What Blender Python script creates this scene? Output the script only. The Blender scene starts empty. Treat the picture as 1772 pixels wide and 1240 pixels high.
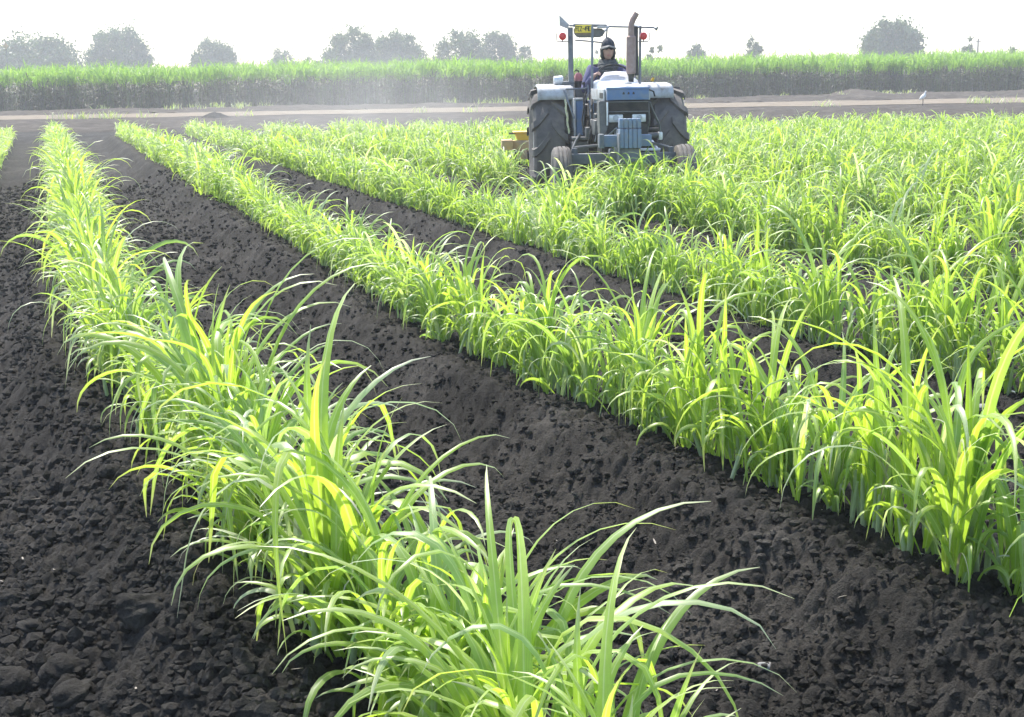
import bpy, bmesh, math, random
import numpy as np
from mathutils import Vector, Matrix

PI = math.pi
rad = math.radians
SC = bpy.context.scene
COL = SC.collection
random.seed(7)
RNG = np.random.default_rng(11)

# ------------------------------------------------------------------ camera, sky, sun
W, H, FPX, CAMH = 1772, 1240, 2400.0, 1.5
PITCH, ROLL = math.atan(483.5 / FPX), 0.017
_F = Vector((0, math.cos(PITCH), -math.sin(PITCH))); _R = Vector((1, 0, 0)); _U = _R.cross(_F)
_ca, _sa = math.cos(ROLL), math.sin(ROLL)
IR = _R * _ca + (-_U) * _sa            # image right
IU = _U * _ca + _R * _sa               # image up
cam = bpy.data.cameras.new('camera'); cam_o = bpy.data.objects.new('camera', cam); COL.objects.link(cam_o)
cam.sensor_width = 36; cam.lens = 36 * FPX / W; cam.clip_start = 0.05; cam.clip_end = 5000
m = Matrix((IR, IU, -_F)).transposed().to_4x4(); m.translation = (0, 0, CAMH)
cam_o.matrix_world = m
SC.camera = cam_o

def ray(x, y):
    return _F * FPX + IR * (x - W / 2) - IU * (y - H / 2)
def at(x, y, D):
    "the place at distance D that stands at this spot of the photograph"
    d = ray(x, y); t = D / d.y
    return Vector((d.x * t, D, CAMH + d.z * t))

SUN_AZ, SUN_EL = rad(-24), rad(54)      # ahead of the camera, a little to the left
sund = Vector((math.sin(SUN_AZ) * math.cos(SUN_EL), math.cos(SUN_AZ) * math.cos(SUN_EL), math.sin(SUN_EL)))
world = bpy.data.worlds.new('World'); SC.world = world; world.use_nodes = True
nt = world.node_tree; bg = nt.nodes['Background']
sky = nt.nodes.new('ShaderNodeTexSky'); sky.sky_type = 'NISHITA'; sky.sun_disc = False
sky.sun_elevation = SUN_EL; sky.sun_rotation = SUN_AZ; sky.air_density = 1.0; sky.dust_density = 1.6; sky.ozone_density = 1.0
nt.links.new(sky.outputs[0], bg.inputs[0]); bg.inputs[1].default_value = 0.15
sl = bpy.data.lights.new('sun', 'SUN'); sl.energy = 2.9; sl.angle = rad(1.0); sl.color = (1.0, 0.955, 0.88)
so = bpy.data.objects.new('sun', sl); COL.objects.link(so)
so.rotation_euler = sund.to_track_quat('Z', 'Y').to_euler()
SC.view_settings.view_transform = 'Standard'; SC.view_settings.look = 'None'
SC.view_settings.exposure = 1.48; SC.view_settings.gamma = 1.0; SC.view_settings.use_curve_mapping = False
SC.cycles.max_bounces = 10; SC.cycles.transmission_bounces = 6; SC.cycles.volume_bounces = 1
SC.cycles.transparent_max_bounces = 8

# ------------------------------------------------------------------ tags and materials
def tag(o, label=None, cat=None, group=None, kind=None):
    if label: o['label'] = label
    if cat: o['category'] = cat
    if group: o['group'] = group
    if kind: o['kind'] = kind
    return o

def new_mat(name):
    mt = bpy.data.materials.new(name); mt.use_nodes = True
    n = mt.node_tree; return mt, n, n.nodes['Principled BSDF']

def noise(n, scale, detail=4, rough=0.6, coord='Object'):
    tc = n.nodes.new('ShaderNodeTexCoord'); t = n.nodes.new('ShaderNodeTexNoise')
    t.inputs['Scale'].default_value = scale; t.inputs['Detail'].default_value = detail; t.inputs['Roughness'].default_value = rough
    n.links.new(tc.outputs[coord], t.inputs['Vector']); return t

def ramp(n, fac, stops):
    r = n.nodes.new('ShaderNodeValToRGB'); el = r.color_ramp.elements
    while len(el) < len(stops): el.new(0.5)
    for e, (p, c) in zip(el, stops): e.position = p; e.color = (*c, 1)
    n.links.new(fac, r.inputs[0]); return r

def bump(n, b, height, strength, dist):
    bp = n.nodes.new('ShaderNodeBump'); bp.inputs['Strength'].default_value = strength; bp.inputs['Distance'].default_value = dist
    n.links.new(height, bp.inputs['Height']); n.links.new(bp.outputs[0], b.inputs['Normal'])

def paint(name, col, worn=None, rough=0.45, metal=0.0, scale=9, amt=0.5, bstr=0.15):
    "a real surface: main colour, dusty / worn patches, uneven gloss"
    mt, n, b = new_mat(name)
    worn = worn or tuple(min(1, c * 0.6 + 0.09) for c in col)
    t = noise(n, scale, 6, 0.65)
    r = ramp(n, t.outputs[0], [(0.5 - amt * 0.25, col), (0.52 + 0.1 * (1 - amt), tuple((a + c) / 2 for a, c in zip(col, worn))), (0.72, worn)])
    n.links.new(r.outputs[0], b.inputs['Base Color'])
    t2 = noise(n, scale * 5, 3)
    mr = n.nodes.new('ShaderNodeMapRange'); mr.inputs[3].default_value = rough - 0.1; mr.inputs[4].default_value = min(1, rough + 0.25)
    n.links.new(t2.outputs[0], mr.inputs[0]); n.links.new(mr.outputs[0], b.inputs['Roughness'])
    b.inputs['Metallic'].default_value = metal
    bump(n, b, t2.outputs[0], bstr, 0.004)
    return mt

M = {
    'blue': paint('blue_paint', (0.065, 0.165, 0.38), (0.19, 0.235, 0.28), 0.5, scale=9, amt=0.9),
    'dullblue': paint('dusty_blue_paint', (0.12, 0.20, 0.33), (0.23, 0.25, 0.26), 0.65, scale=14, amt=0.8),
    'greyblue': paint('dusty_steel_paint', (0.11, 0.135, 0.17), (0.20, 0.195, 0.18), 0.7, scale=14, amt=0.8),
    'white': paint('worn_white_paint', (0.47, 0.485, 0.49), (0.22, 0.19, 0.155), 0.55, scale=9, amt=0.35),
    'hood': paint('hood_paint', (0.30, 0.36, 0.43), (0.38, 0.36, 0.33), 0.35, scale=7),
    'dark': paint('dark_metal', (0.024, 0.025, 0.027), (0.085, 0.076, 0.064), 0.6, metal=0.3, scale=10),
    'grey': paint('grey_metal', (0.12, 0.125, 0.13), (0.22, 0.21, 0.19), 0.5, metal=0.4, scale=10),
    'tube': paint('tube_steel', (0.14, 0.155, 0.18), (0.26, 0.27, 0.28), 0.4, metal=0.5, scale=12),
    'silver': paint('silver_reflector', (0.72, 0.74, 0.76), (0.5, 0.5, 0.48), 0.25, metal=0.3, scale=20),
    'rust': paint('rusty_muffler', (0.30, 0.20, 0.165), (0.42, 0.32, 0.28), 0.7, metal=0.2, scale=14),
    'rubber': paint('dusty_rubber', (0.075, 0.072, 0.070), (0.20, 0.175, 0.145), 0.85, scale=5, amt=0.7),
    'rim': paint('rim_paint', (0.30, 0.33, 0.36), (0.2, 0.18, 0.15), 0.6, scale=9),
    'yellow': paint('yellow_paint', (0.74, 0.44, 0.03), (0.56, 0.38, 0.12), 0.5, scale=8, amt=0.3),
    'yellowdirt': paint('dirty_yellow_paint', (0.60, 0.38, 0.12), (0.32, 0.24, 0.18), 0.7, scale=7, amt=0.9),
    'plate': paint('plate_yellow', (0.95, 0.70, 0.04), (0.92, 0.70, 0.12), 0.4, scale=20),
    'ink': paint('black_lettering', (0.03, 0.03, 0.03), (0.05, 0.05, 0.04), 0.5),
    'red': paint('red_lens', (0.72, 0.03, 0.03), (0.80, 0.12, 0.10), 0.22, scale=20),
    'redfade': paint('faded_red', (0.55, 0.12, 0.12), (0.5, 0.28, 0.27), 0.4, scale=20),
    'rope': paint('yellow_white_rope', (0.70, 0.72, 0.36), (0.7, 0.68, 0.6), 0.8, scale=30),
    'seat': paint('seat_vinyl', (0.05, 0.05, 0.055), (0.1, 0.1, 0.1), 0.6),
    'skin': paint('skin', (0.50, 0.30, 0.23), (0.55, 0.35, 0.28), 0.5, scale=30, bstr=0.02),
    'jacket': paint('purple_blue_jacket', (0.075, 0.075, 0.17), (0.12, 0.12, 0.21), 0.8, scale=18),
    'scarf': paint('dark_grey_scarf', (0.05, 0.056, 0.055), (0.10, 0.105, 0.10), 0.9, scale=24),
    'cap': paint('dark_cap', (0.025, 0.03, 0.045), (0.05, 0.055, 0.07), 0.8, scale=24),
    'visor': paint('pale_cap_peak', (0.17, 0.165, 0.155), (0.13, 0.125, 0.115), 0.7),
    'jeans': paint('pale_blue_trousers', (0.16, 0.22, 0.32), (0.24, 0.29, 0.36), 0.85, scale=18),
    'eye': paint('dark_eye', (0.02, 0.015, 0.012), (0.03, 0.02, 0.02), 0.2),
    'feather': paint('white_feathers', (0.80, 0.78, 0.74), (0.70, 0.68, 0.62), 0.8, scale=30),
    'beak': paint('yellow_beak', (0.62, 0.45, 0.12), (0.5, 0.4, 0.15), 0.5),
    'bark': paint('bark', (0.09, 0.075, 0.06), (0.16, 0.14, 0.12), 0.9, scale=2),
    'wood': paint('pole_wood', (0.12, 0.11, 0.10), (0.17, 0.16, 0.15), 0.9, scale=3),
}

def leaf_mat(name, stops, dead, rough=0.38, trans=0.5, tsat=(1.0, 1.0, 1.0), spec=0.5):
    "blade colour by its own tint; pale midrib; light shines through the blade"
    mt, n, b = new_mat(name)
    at_ = n.nodes.new('ShaderNodeAttribute'); at_.attribute_name = 'leafc'
    sp = n.nodes.new('ShaderNodeSeparateColor'); n.links.new(at_.outputs['Color'], sp.inputs[0])
    r = ramp(n, sp.outputs[0], stops)
    rib = n.nodes.new('ShaderNodeMapRange'); rib.inputs[1].default_value = 0.0; rib.inputs[2].default_value = 0.22
    rib.inputs[3].default_value = 0.55; rib.inputs[4].default_value = 0.0; n.links.new(sp.outputs[1], rib.inputs[0])
    mx = n.nodes.new('ShaderNodeMix'); mx.data_type = 'RGBA'; n.links.new(rib.outputs[0], mx.inputs[0])
    n.links.new(r.outputs[0], mx.inputs[6]); mx.inputs[7].default_value = (0.56, 0.64, 0.36, 1)
    # dry tips and dead blades (their own colour)
    mx2 = n.nodes.new('ShaderNodeMix'); mx2.data_type = 'RGBA'; n.links.new(sp.outputs[2], mx2.inputs[0])
    n.links.new(mx.outputs[2], mx2.inputs[6]); mx2.inputs[7].default_value = (*dead, 1)
    # fine streaks
    t = noise(n, 26, 3); mr = n.nodes.new('ShaderNodeMapRange'); mr.inputs[3].default_value = 0.8; mr.inputs[4].default_value = 1.2
    n.links.new(t.outputs[0], mr.inputs[0])
    ml = n.nodes.new('ShaderNodeMix'); ml.data_type = 'RGBA'; ml.blend_type = 'MULTIPLY'; ml.inputs[0].default_value = 1
    vn = n.nodes.new('ShaderNodeMath'); vn.operation = 'MULTIPLY'; vn.inputs[1].default_value = 34; n.links.new(sp.outputs[1], vn.inputs[0])
    sn = n.nodes.new('ShaderNodeMath'); sn.operation = 'SINE'; n.links.new(vn.outputs[0], sn.inputs[0])
    vm = n.nodes.new('ShaderNodeMath'); vm.operation = 'MULTIPLY_ADD'; vm.inputs[1].default_value = 0.11; n.links.new(sn.outputs[0], vm.inputs[0]); n.links.new(mr.outputs[0], vm.inputs[2])
    n.links.new(mx2.outputs[2], ml.inputs[6]); n.links.new(vm.outputs[0], ml.inputs[7])
    n.links.new(ml.outputs[2], b.inputs['Base Color'])
    b.inputs['Roughness'].default_value = rough; b.inputs['Specular IOR Level'].default_value = spec
    tr = n.nodes.new('ShaderNodeBsdfTranslucent')
    tm = n.nodes.new('ShaderNodeMix'); tm.data_type = 'RGBA'; tm.blend_type = 'MULTIPLY'; tm.inputs[0].default_value = 1
    n.links.new(ml.outputs[2], tm.inputs[6]); tm.inputs[7].default_value = (*tsat, 1)
    n.links.new(tm.outputs[2], tr.inputs[0])
    ms = n.nodes.new('ShaderNodeMixShader'); dm = n.nodes.new('ShaderNodeMath'); dm.operation = 'MULTIPLY_ADD'; n.links.new(sp.outputs[2], dm.inputs[0]); dm.inputs[1].default_value = -0.8 * trans; dm.inputs[2].default_value = trans; dm.use_clamp = True
    n.links.new(dm.outputs[0], ms.inputs[0])
    n.links.new(b.outputs[0], ms.inputs[1]); n.links.new(tr.outputs[0], ms.inputs[2])
    n.links.new(ms.outputs[0], n.nodes['Material Output'].inputs[0])
    return mt

M['cane'] = leaf_mat('young_cane_leaf', [(0.0, (0.47, 0.55, 0.34)), (0.10, (0.38, 0.49, 0.22)), (0.2, (0.26, 0.41, 0.10)), (0.45, (0.33, 0.475, 0.075)), (0.8, (0.365, 0.515, 0.065)), (1.0, (0.40, 0.53, 0.075))],
                     (0.42, 0.38, 0.28), rough=0.42, trans=0.57, tsat=(1.24, 1.25, 0.75), spec=1.0)
M['stalk'] = leaf_mat('young_cane_stalk', [(0.0, (0.34, 0.46, 0.20)), (1.0, (0.46, 0.52, 0.28))], (0.42, 0.38, 0.28), trans=0.3)
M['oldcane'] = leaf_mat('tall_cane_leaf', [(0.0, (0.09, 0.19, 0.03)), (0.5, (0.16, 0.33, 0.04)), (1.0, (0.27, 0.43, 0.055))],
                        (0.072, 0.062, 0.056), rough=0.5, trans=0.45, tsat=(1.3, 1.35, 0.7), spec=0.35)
M['treeleaf'] = leaf_mat('tree_leaf', [(0.0, (0.035, 0.062, 0.024)), (0.6, (0.055, 0.095, 0.034)), (1.0, (0.10, 0.135, 0.05))],
                         (0.16, 0.12, 0.08), rough=0.5, trans=0.35, tsat=(1.2, 1.3, 0.7), spec=0.4)

def soil_mat(name, stops, fine=1.0, rough=0.95, spec=0.10):
    mt, n, b = new_mat(name)
    t = noise(n, 1.3, 8, 0.72); r = ramp(n, t.outputs[0], stops)
    t2 = noise(n, 75, 5, 0.7)
    mr = n.nodes.new('ShaderNodeMapRange'); mr.inputs[3].default_value = 0.45; mr.inputs[4].default_value = 1.55; n.links.new(t2.outputs[0], mr.inputs[0])
    ml = n.nodes.new('ShaderNodeMix'); ml.data_type = 'RGBA'; ml.blend_type = 'MULTIPLY'; ml.inputs[0].default_value = 1
    n.links.new(r.outputs[0], ml.inputs[6]); n.links.new(mr.outputs[0], ml.inputs[7]); n.links.new(ml.outputs[2], b.inputs['Base Color'])
    b.inputs['Roughness'].default_value = rough; b.inputs['Specular IOR Level'].default_value = spec
    bump(n, b, t2.outputs[0], 1.0 * fine, 0.02)
    return mt
M['soil'] = soil_mat('dark_soil', [(0.3, (0.023, 0.0213, 0.0190)), (0.5, (0.037, 0.0342, 0.0305)), (0.72, (0.078, 0.072, 0.064))])
M['verge'] = soil_mat('verge_soil', [(0.3, (0.036, 0.030, 0.025)), (0.5, (0.062, 0.052, 0.043)), (0.75, (0.13, 0.112, 0.092))])
M['road'] = soil_mat('road_dirt', [(0.3, (0.13, 0.105, 0.076)), (0.5, (0.18, 0.148, 0.108)), (0.75, (0.25, 0.21, 0.16))], 0.3)
M['clod'] = soil_mat('clod_soil', [(0.3, (0.022, 0.0203, 0.0182)), (0.5, (0.038, 0.0352, 0.0315)), (0.72, (0.10, 0.092, 0.082))])
M['straw'] = soil_mat('straw_bits', [(0.3, (0.17, 0.15, 0.125)), (0.7, (0.34, 0.31, 0.27))], 0.2)
M['stone'] = soil_mat('pale_stone', [(0.3, (0.16, 0.16, 0.155)), (0.7, (0.30, 0.29, 0.28))], 0.4)

# ------------------------------------------------------------------ mesh helpers
def mesh_np(name, V, F, mat, col=None, smooth=True, parent=None):
    V = np.asarray(V, np.float32).reshape(-1, 3); F = np.asarray(F, np.int32); k = F.shape[1]
    me = bpy.data.meshes.new(name)
    me.vertices.add(len(V)); me.vertices.foreach_set('co', V.ravel())
    me.loops.add(F.size); me.loops.foreach_set('vertex_index', F.ravel())
    me.polygons.add(len(F)); me.polygons.foreach_set('loop_start', np.arange(0, F.size, k, dtype=np.int32))
    me.polygons.foreach_set('use_smooth', np.full(len(F), smooth))
    me.update(calc_edges=True)
    if col is not None:
        a = me.color_attributes.new('leafc', 'FLOAT_COLOR', 'POINT')
        c = np.ones((len(V), 4), np.float32); c[:, :3] = col; a.data.foreach_set('color', c.ravel())
    me.materials.append(mat)
    o = bpy.data.objects.new(name, me); COL.objects.link(o)
    if parent: o.parent = parent
    return o

def empty(name, loc=(0, 0, 0), rz=0):
    o = bpy.data.objects.new(name, None); COL.objects.link(o); o.location = loc; o.rotation_euler = (0, 0, rz)
    o.empty_display_size = 0.1; return o

class MB:
    "collects shapes into ONE mesh"
    def __init__(s): s.bm = bmesh.new()
    def add(s, verts, faces):
        vs = [s.bm.verts.new(v) for v in verts]
        for f in faces:
            try: s.bm.faces.new([vs[i] for i in f])
            except ValueError: pass
        return vs
    def box(s, x0, x1, y0, y1, z0, z1, bev=0.006, top=1.0, mat=None):
        t = bmesh.new()
        cx, cy = (x0 + x1) / 2, (y0 + y1) / 2
        vs = []
        for z, k in ((z0, 1.0), (z1, top)):
            for x, y in ((x0, y0), (x1, y0), (x1, y1), (x0, y1)):
                vs.append(t.verts.new((cx + (x - cx) * k, cy + (y - cy) * k, z)))
        for f in ((3, 2, 1, 0), (4, 5, 6, 7), (0, 1, 5, 4), (1, 2, 6, 5), (2, 3, 7, 6), (3, 0, 4, 7)): t.faces.new([vs[i] for i in f])
        if bev: bmesh.ops.bevel(t, geom=t.edges[:], offset=bev, segments=2, affect='EDGES', profile=0.6)
        s.merge(t, mat)
    def merge(s, t, mat=None):
        if mat: bmesh.ops.transform(t, matrix=mat, verts=t.verts)
        t.verts.index_update(); vs = [s.bm.verts.new(v.co) for v in t.verts]
        for f in t.faces:
            try: s.bm.faces.new([vs[v.index] for v in f.verts])
            except ValueError: pass
        t.free()
    def tube(s, pts, r, n=10, closed=False):
        pts = [Vector(p) for p in pts]; rs = r if isinstance(r, (list, tuple)) else [r] * len(pts)
        rings = []; up = Vector((0.13, 0.27, 0.95)).normalized(); k = len(pts)
        for i, p in enumerate(pts):
            a = pts[(i - 1) % k] if closed or i > 0 else p; b = pts[(i + 1) % k] if closed or i < k - 1 else p
            t = (b - a).normalized()
            u = t.cross(up)
            if u.length < 0.1: u = t.cross(Vector((1, 0, 0)))
            u.normalize(); v = t.cross(u)
            rings.append([s.bm.verts.new(p + (u * math.cos(2 * PI * j / n) + v * math.sin(2 * PI * j / n)) * rs[i]) for j in range(n)])
        seg = range(k) if closed else range(k - 1)
        for i in seg:
            A, B = rings[i], rings[(i + 1) % k]
            for j in range(n): s.bm.faces.new((A[j], A[(j + 1) % n], B[(j + 1) % n], B[j]))
        if not closed: s.bm.faces.new(rings[0][::-1]); s.bm.faces.new(rings[-1])
    def lathe(s, prof, axis='x', c=(0, 0, 0), n=48):
        "prof: (along axis, radius); closed loop when it ends where it starts"
        rings = []; c = Vector(c)
        for a, r in prof:
            ring = []
            for j in range(n):
                th = 2 * PI * j / n; q = (r * math.cos(th), r * math.sin(th))
                p = {'x': (a, q[0], q[1]), 'y': (q[0], a, q[1]), 'z': (q[0], q[1], a)}[axis]
                ring.append(s.bm.verts.new(c + Vector(p)))
            rings.append(ring)
        for A, B in zip(rings, rings[1:]):
            for j in range(n): s.bm.faces.new((A[j], A[(j + 1) % n], B[(j + 1) % n], B[j]))
        s.bm.faces.new(rings[0][::-1]); s.bm.faces.new(rings[-1])
    def ball(s, c, r, seg=16, rng=10, squash=(1, 1, 1), rot=None):
        t = bmesh.new(); bmesh.ops.create_uvsphere(t, u_segments=seg, v_segments=rng, radius=r)
        for v in t.verts: v.co = Vector((v.co.x * squash[0], v.co.y * squash[1], v.co.z * squash[2]))
        s.merge(t, Matrix.Translation(c) @ (rot.to_4x4() if rot else Matrix.Identity(4)))
    def prism(s, pts, y0, y1, bev=0.0):
        "outline in x,z pushed from y0 to y1"
        t = bmesh.new(); n = len(pts)
        a = [t.verts.new((x, y0, z)) for x, z in pts]; b = [t.verts.new((x, y1, z)) for x, z in pts]
        t.faces.new(a); t.faces.new(b[::-1])
        for i in range(n): t.faces.new((a[i], b[i], b[(i + 1) % n], a[(i + 1) % n]))
        bmesh.ops.recalc_face_normals(t, faces=t.faces)
        if bev: bmesh.ops.bevel(t, geom=t.edges[:], offset=bev, segments=2, affect='EDGES')
        s.merge(t)
    def build(s, name, mat, parent=None, smooth=35):
        bmesh.ops.recalc_face_normals(s.bm, faces=s.bm.faces)
        me = bpy.data.meshes.new(name); s.bm.to_mesh(me); s.bm.free(); me.materials.append(mat)
        if smooth: me.polygons.foreach_set('use_smooth', [True] * len(me.polygons)); me.set_sharp_from_angle(angle=rad(smooth))
        o = bpy.data.objects.new(name, me); COL.objects.link(o)
        if parent: o.parent = parent
        return o

# ------------------------------------------------------------------ numpy noise
def hsh(ix, iy, k):
    h = (ix.astype(np.int64) * 374761393 + iy.astype(np.int64) * 668265263 + k * 974634777) & 0xffffffff
    h = ((h ^ (h >> 13)) * 1274126177) & 0xffffffff
    h = ((h ^ (h >> 16)) * 2246822519) & 0xffffffff
    return ((h ^ (h >> 15)) & 0xffffff) / float(0xffffff)
def vnoise(x, y, k=0):
    ix, iy = np.floor(x), np.floor(y); fx, fy = x - ix, y - iy; fx = fx * fx * (3 - 2 * fx); fy = fy * fy * (3 - 2 * fy)
    a = hsh(ix, iy, k) * (1 - fx) + hsh(ix + 1, iy, k) * fx; b = hsh(ix, iy + 1, k) * (1 - fx) + hsh(ix + 1, iy + 1, k) * fx
    return a * (1 - fy) + b * fy
def fbm(x, y, k=0, o=4):
    s = 0; a = 0.5
    for i in range(o): s = s + a * vnoise(x * 2 ** i, y * 2 ** i, k + i); a *= 0.5
    return s
def lumps(x, y, cell, k, fill=1.0):
    "rounded clods packed side by side, heights 0..1"
    wx = x + cell * 0.55 * (vnoise(x / cell * 1.7, y / cell * 1.7, k + 50) - 0.5); wy = y + cell * 0.55 * (vnoise(x / cell * 1.7, y / cell * 1.7, k + 51) - 0.5)
    gx, gy = wx / cell, wy / cell; ix, iy = np.floor(gx), np.floor(gy); out = np.zeros_like(x)
    for dx in (-1, 0, 1):
        for dy in (-1, 0, 1):
            jx, jy = ix + dx, iy + dy
            px = jx + 0.15 + 0.7 * hsh(jx, jy, k); py = jy + 0.15 + 0.7 * hsh(jx, jy, k + 1)
            r = 0.28 + 0.48 * hsh(jx, jy, k + 2); on = hsh(jx, jy, k + 3) < fill
            d2 = ((gx - px) ** 2 + (gy - py) ** 2) / r ** 2
            out = np.maximum(out, np.where(on & (d2 < 1), np.sqrt(np.maximum(0, 1 - d2)) * r * 1.5, 0))
    return out

# ------------------------------------------------------------------ field layout
C0, SP, SL = 0.24, 2.05, 0.328          # first row's place, spacing, slant
def field_end(x): return 40.3 - 0.16 * np.clip(x, -22, 22) + 0.22 * np.clip(-np.asarray(x, float) - 8, 0, 12)
def bend(y):
    y = np.asarray(y, float); k = np.maximum(0, 8.0 - y)
    return 0.115 * k * np.clip(k / 1.5, 0, 1)
def row_x(i, y): return C0 + SP * i - SL * np.asarray(y, float) + bend(y) * (0.93 if np.isscalar(i) and i == 0 else 1.0)
def sstep(a, b, x):
    t = np.clip((x - a) / (b - a), 0, 1); return t * t * (3 - 2 * t)
def base_h(x, y):
    q = (x - row_x(0, y)) / SP; t = q - np.round(q); d = t * SP * 0.95
    tr = (0.5 - 0.5 * np.cos(2 * PI * t)) ** 0.85
    z = -0.25 * tr - 0.03 * np.exp(-(d / 0.13) ** 2) + 0.11 * np.exp(-((d + 0.36) / 0.16) ** 2)
    fe = field_end(x); f = 1 - sstep(fe - 1, fe + 2.5, y)
    z = z * f + (1 - f) * (-0.04)
    z = z + 0.05 * (fbm(x * 0.8, y * 0.8, 3) - 0.47)
    return z

# ------------------------------------------------------------------ ground sheet
def build_ground():
    ys = [0.6]
    while ys[-1] < 430:
        y = ys[-1]; D = y - 3
        k = 0.02 if y < 4.9 else 0.0017 if y < 8.5 else 0.0027 if y < 15 else 0.0031 if y < 30 else 0.008 if y < 48 else 0.012 if y < 110 else 0.05
        ys.append(y * (1 + k))
    ys = np.array(ys)
    s_in = np.linspace(-0.44, 0.44, 900); s_out = np.array([0.5, 0.6, 0.75, 0.95, 1.2])
    s = np.concatenate([-s_out[::-1], s_in, s_out])
    Y, S = np.meshgrid(ys, s, indexing='ij'); X = Y * S; Y = Y - 3.0
    # jitter the lattice so no line of it shows
    Z = base_h(X, Y)
    near = 1 - 0.7 * sstep(30, 60, Y); mid = 1 - sstep(18, 32, Y)
    q = (X - row_x(0, Y)) / SP; tr = (0.5 - 0.5 * np.cos(2 * PI * q)) ** 0.7
    big = lumps(X, Y, 0.12, 100, 0.07) * 0.035 * (0.55 + 0.7 * tr)
    med = lumps(X, Y, 0.050, 200, 0.40) * 0.030
    sml = np.maximum(lumps(X + 0.3, Y, 0.030, 300, 0.9) * 0.028, lumps(X + 0.7, Y, 0.021, 400, 0.9) * 0.020) * mid
    fine = (fbm(X * 45, Y * 45, 9, 3) - 0.45) * 0.010 * mid
    rough = (fbm(X * 7, Y * 7, 17, 4) - 0.47) * 0.055
    Z = Z + (np.maximum(big, med) * 0.8 + sml * 0.75 + fine) * near + rough * (0.45 + 0.55 * near)
    # the road bed is flat
    road = sstep(61, 64, Y) * (1 - sstep(84, 88, Y)); Z = Z * (1 - road) + -0.04 * road
    nY, nS = Y.shape; idx = np.arange(nY * nS).reshape(nY, nS)
    F = np.stack([idx[:-1, :-1], idx[:-1, 1:], idx[1:, 1:], idx[1:, :-1]], -1).reshape(-1, 4)
    o = mesh_np('ground', np.stack([X, Y, Z], -1), F, M['soil'], smooth=True)
    tag(o, kind='structure')
    return o
build_ground()

def sheet(name, xs, yfun0, yfun1, zfun, ny, mat):
    xs = np.asarray(xs); t = np.linspace(0, 1, ny)
    X, T = np.meshgrid(xs, t, indexing='ij'); Y = yfun0(X) * (1 - T) + yfun1(X) * T
    Z = zfun(X, Y, T); a, b = X.shape; idx = np.arange(a * b).reshape(a, b)
    F = np.stack([idx[:-1, :-1], idx[1:, :-1], idx[1:, 1:], idx[:-1, 1:]], -1).reshape(-1, 4)
    return tag(mesh_np(name, np.stack([X, Y, Z], -1), F, mat), kind='structure')

XS = np.linspace(-75, 75, 900)
def cane_front(x): return 87.0 + 0.11 * x + 0.6 * (vnoise(x * 0.12, x * 0 + 1, 5) - 0.5)
# trampled verge between field and road
sheet('verge', XS, lambda x: 45.5 + 1.5 * (vnoise(x * 0.35, x * 0, 8)) - x * 0.12, lambda x: 66.4 + 0 * x,
      lambda x, y, t: -0.09 * (1 - sstep(0, 0.06, t)) - 0.01 + 0.16 * fbm(x * 1.6, y * 1.6, 31, 5) * np.sin(PI * np.clip(t, 0, 1)) ** 0.5, 140, M['verge'])
sheet('dirt_road', XS, lambda x: 65.5 + 0.9 * (vnoise(x * 0.5, x * 0, 6) - 0.5), lambda x: 76.0 + 0.06 * np.maximum(x, -20) + 0.8 * (vnoise(x * 0.5, x * 0, 7) - 0.5),
      lambda x, y, t: 0.03 + 0.03 * fbm(x * 0.6, y * 1.2, 12, 3) - 0.05 * (np.exp(-((t - 0.3) / 0.06) ** 2) + np.exp(-((t - 0.66) / 0.06) ** 2)) * 0.6, 24, M['road'])
def bank_z(x, y, t):
    hgt = 0.14 + 0.12 * sstep(0, 25, x) + 0.16 * (fbm(x * 0.5, y * 0, 41, 4) - 0.42) + 0.26 * np.exp(-((x - 21.0) / 0.8) ** 2)
    hgt = np.maximum(hgt, 0.06)
    return 0.0 + hgt * np.sin(PI * np.clip(t, 0, 1)) ** 0.8 + 0.22 * (fbm(x * 2.2, y * 2.2, 42, 5) - 0.45)
sheet('dirt_bank', XS, lambda x: 77.5 + 0.08 * x, lambda x: cane_front(x) + 1.5, bank_z, 40, M['verge'])

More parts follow.
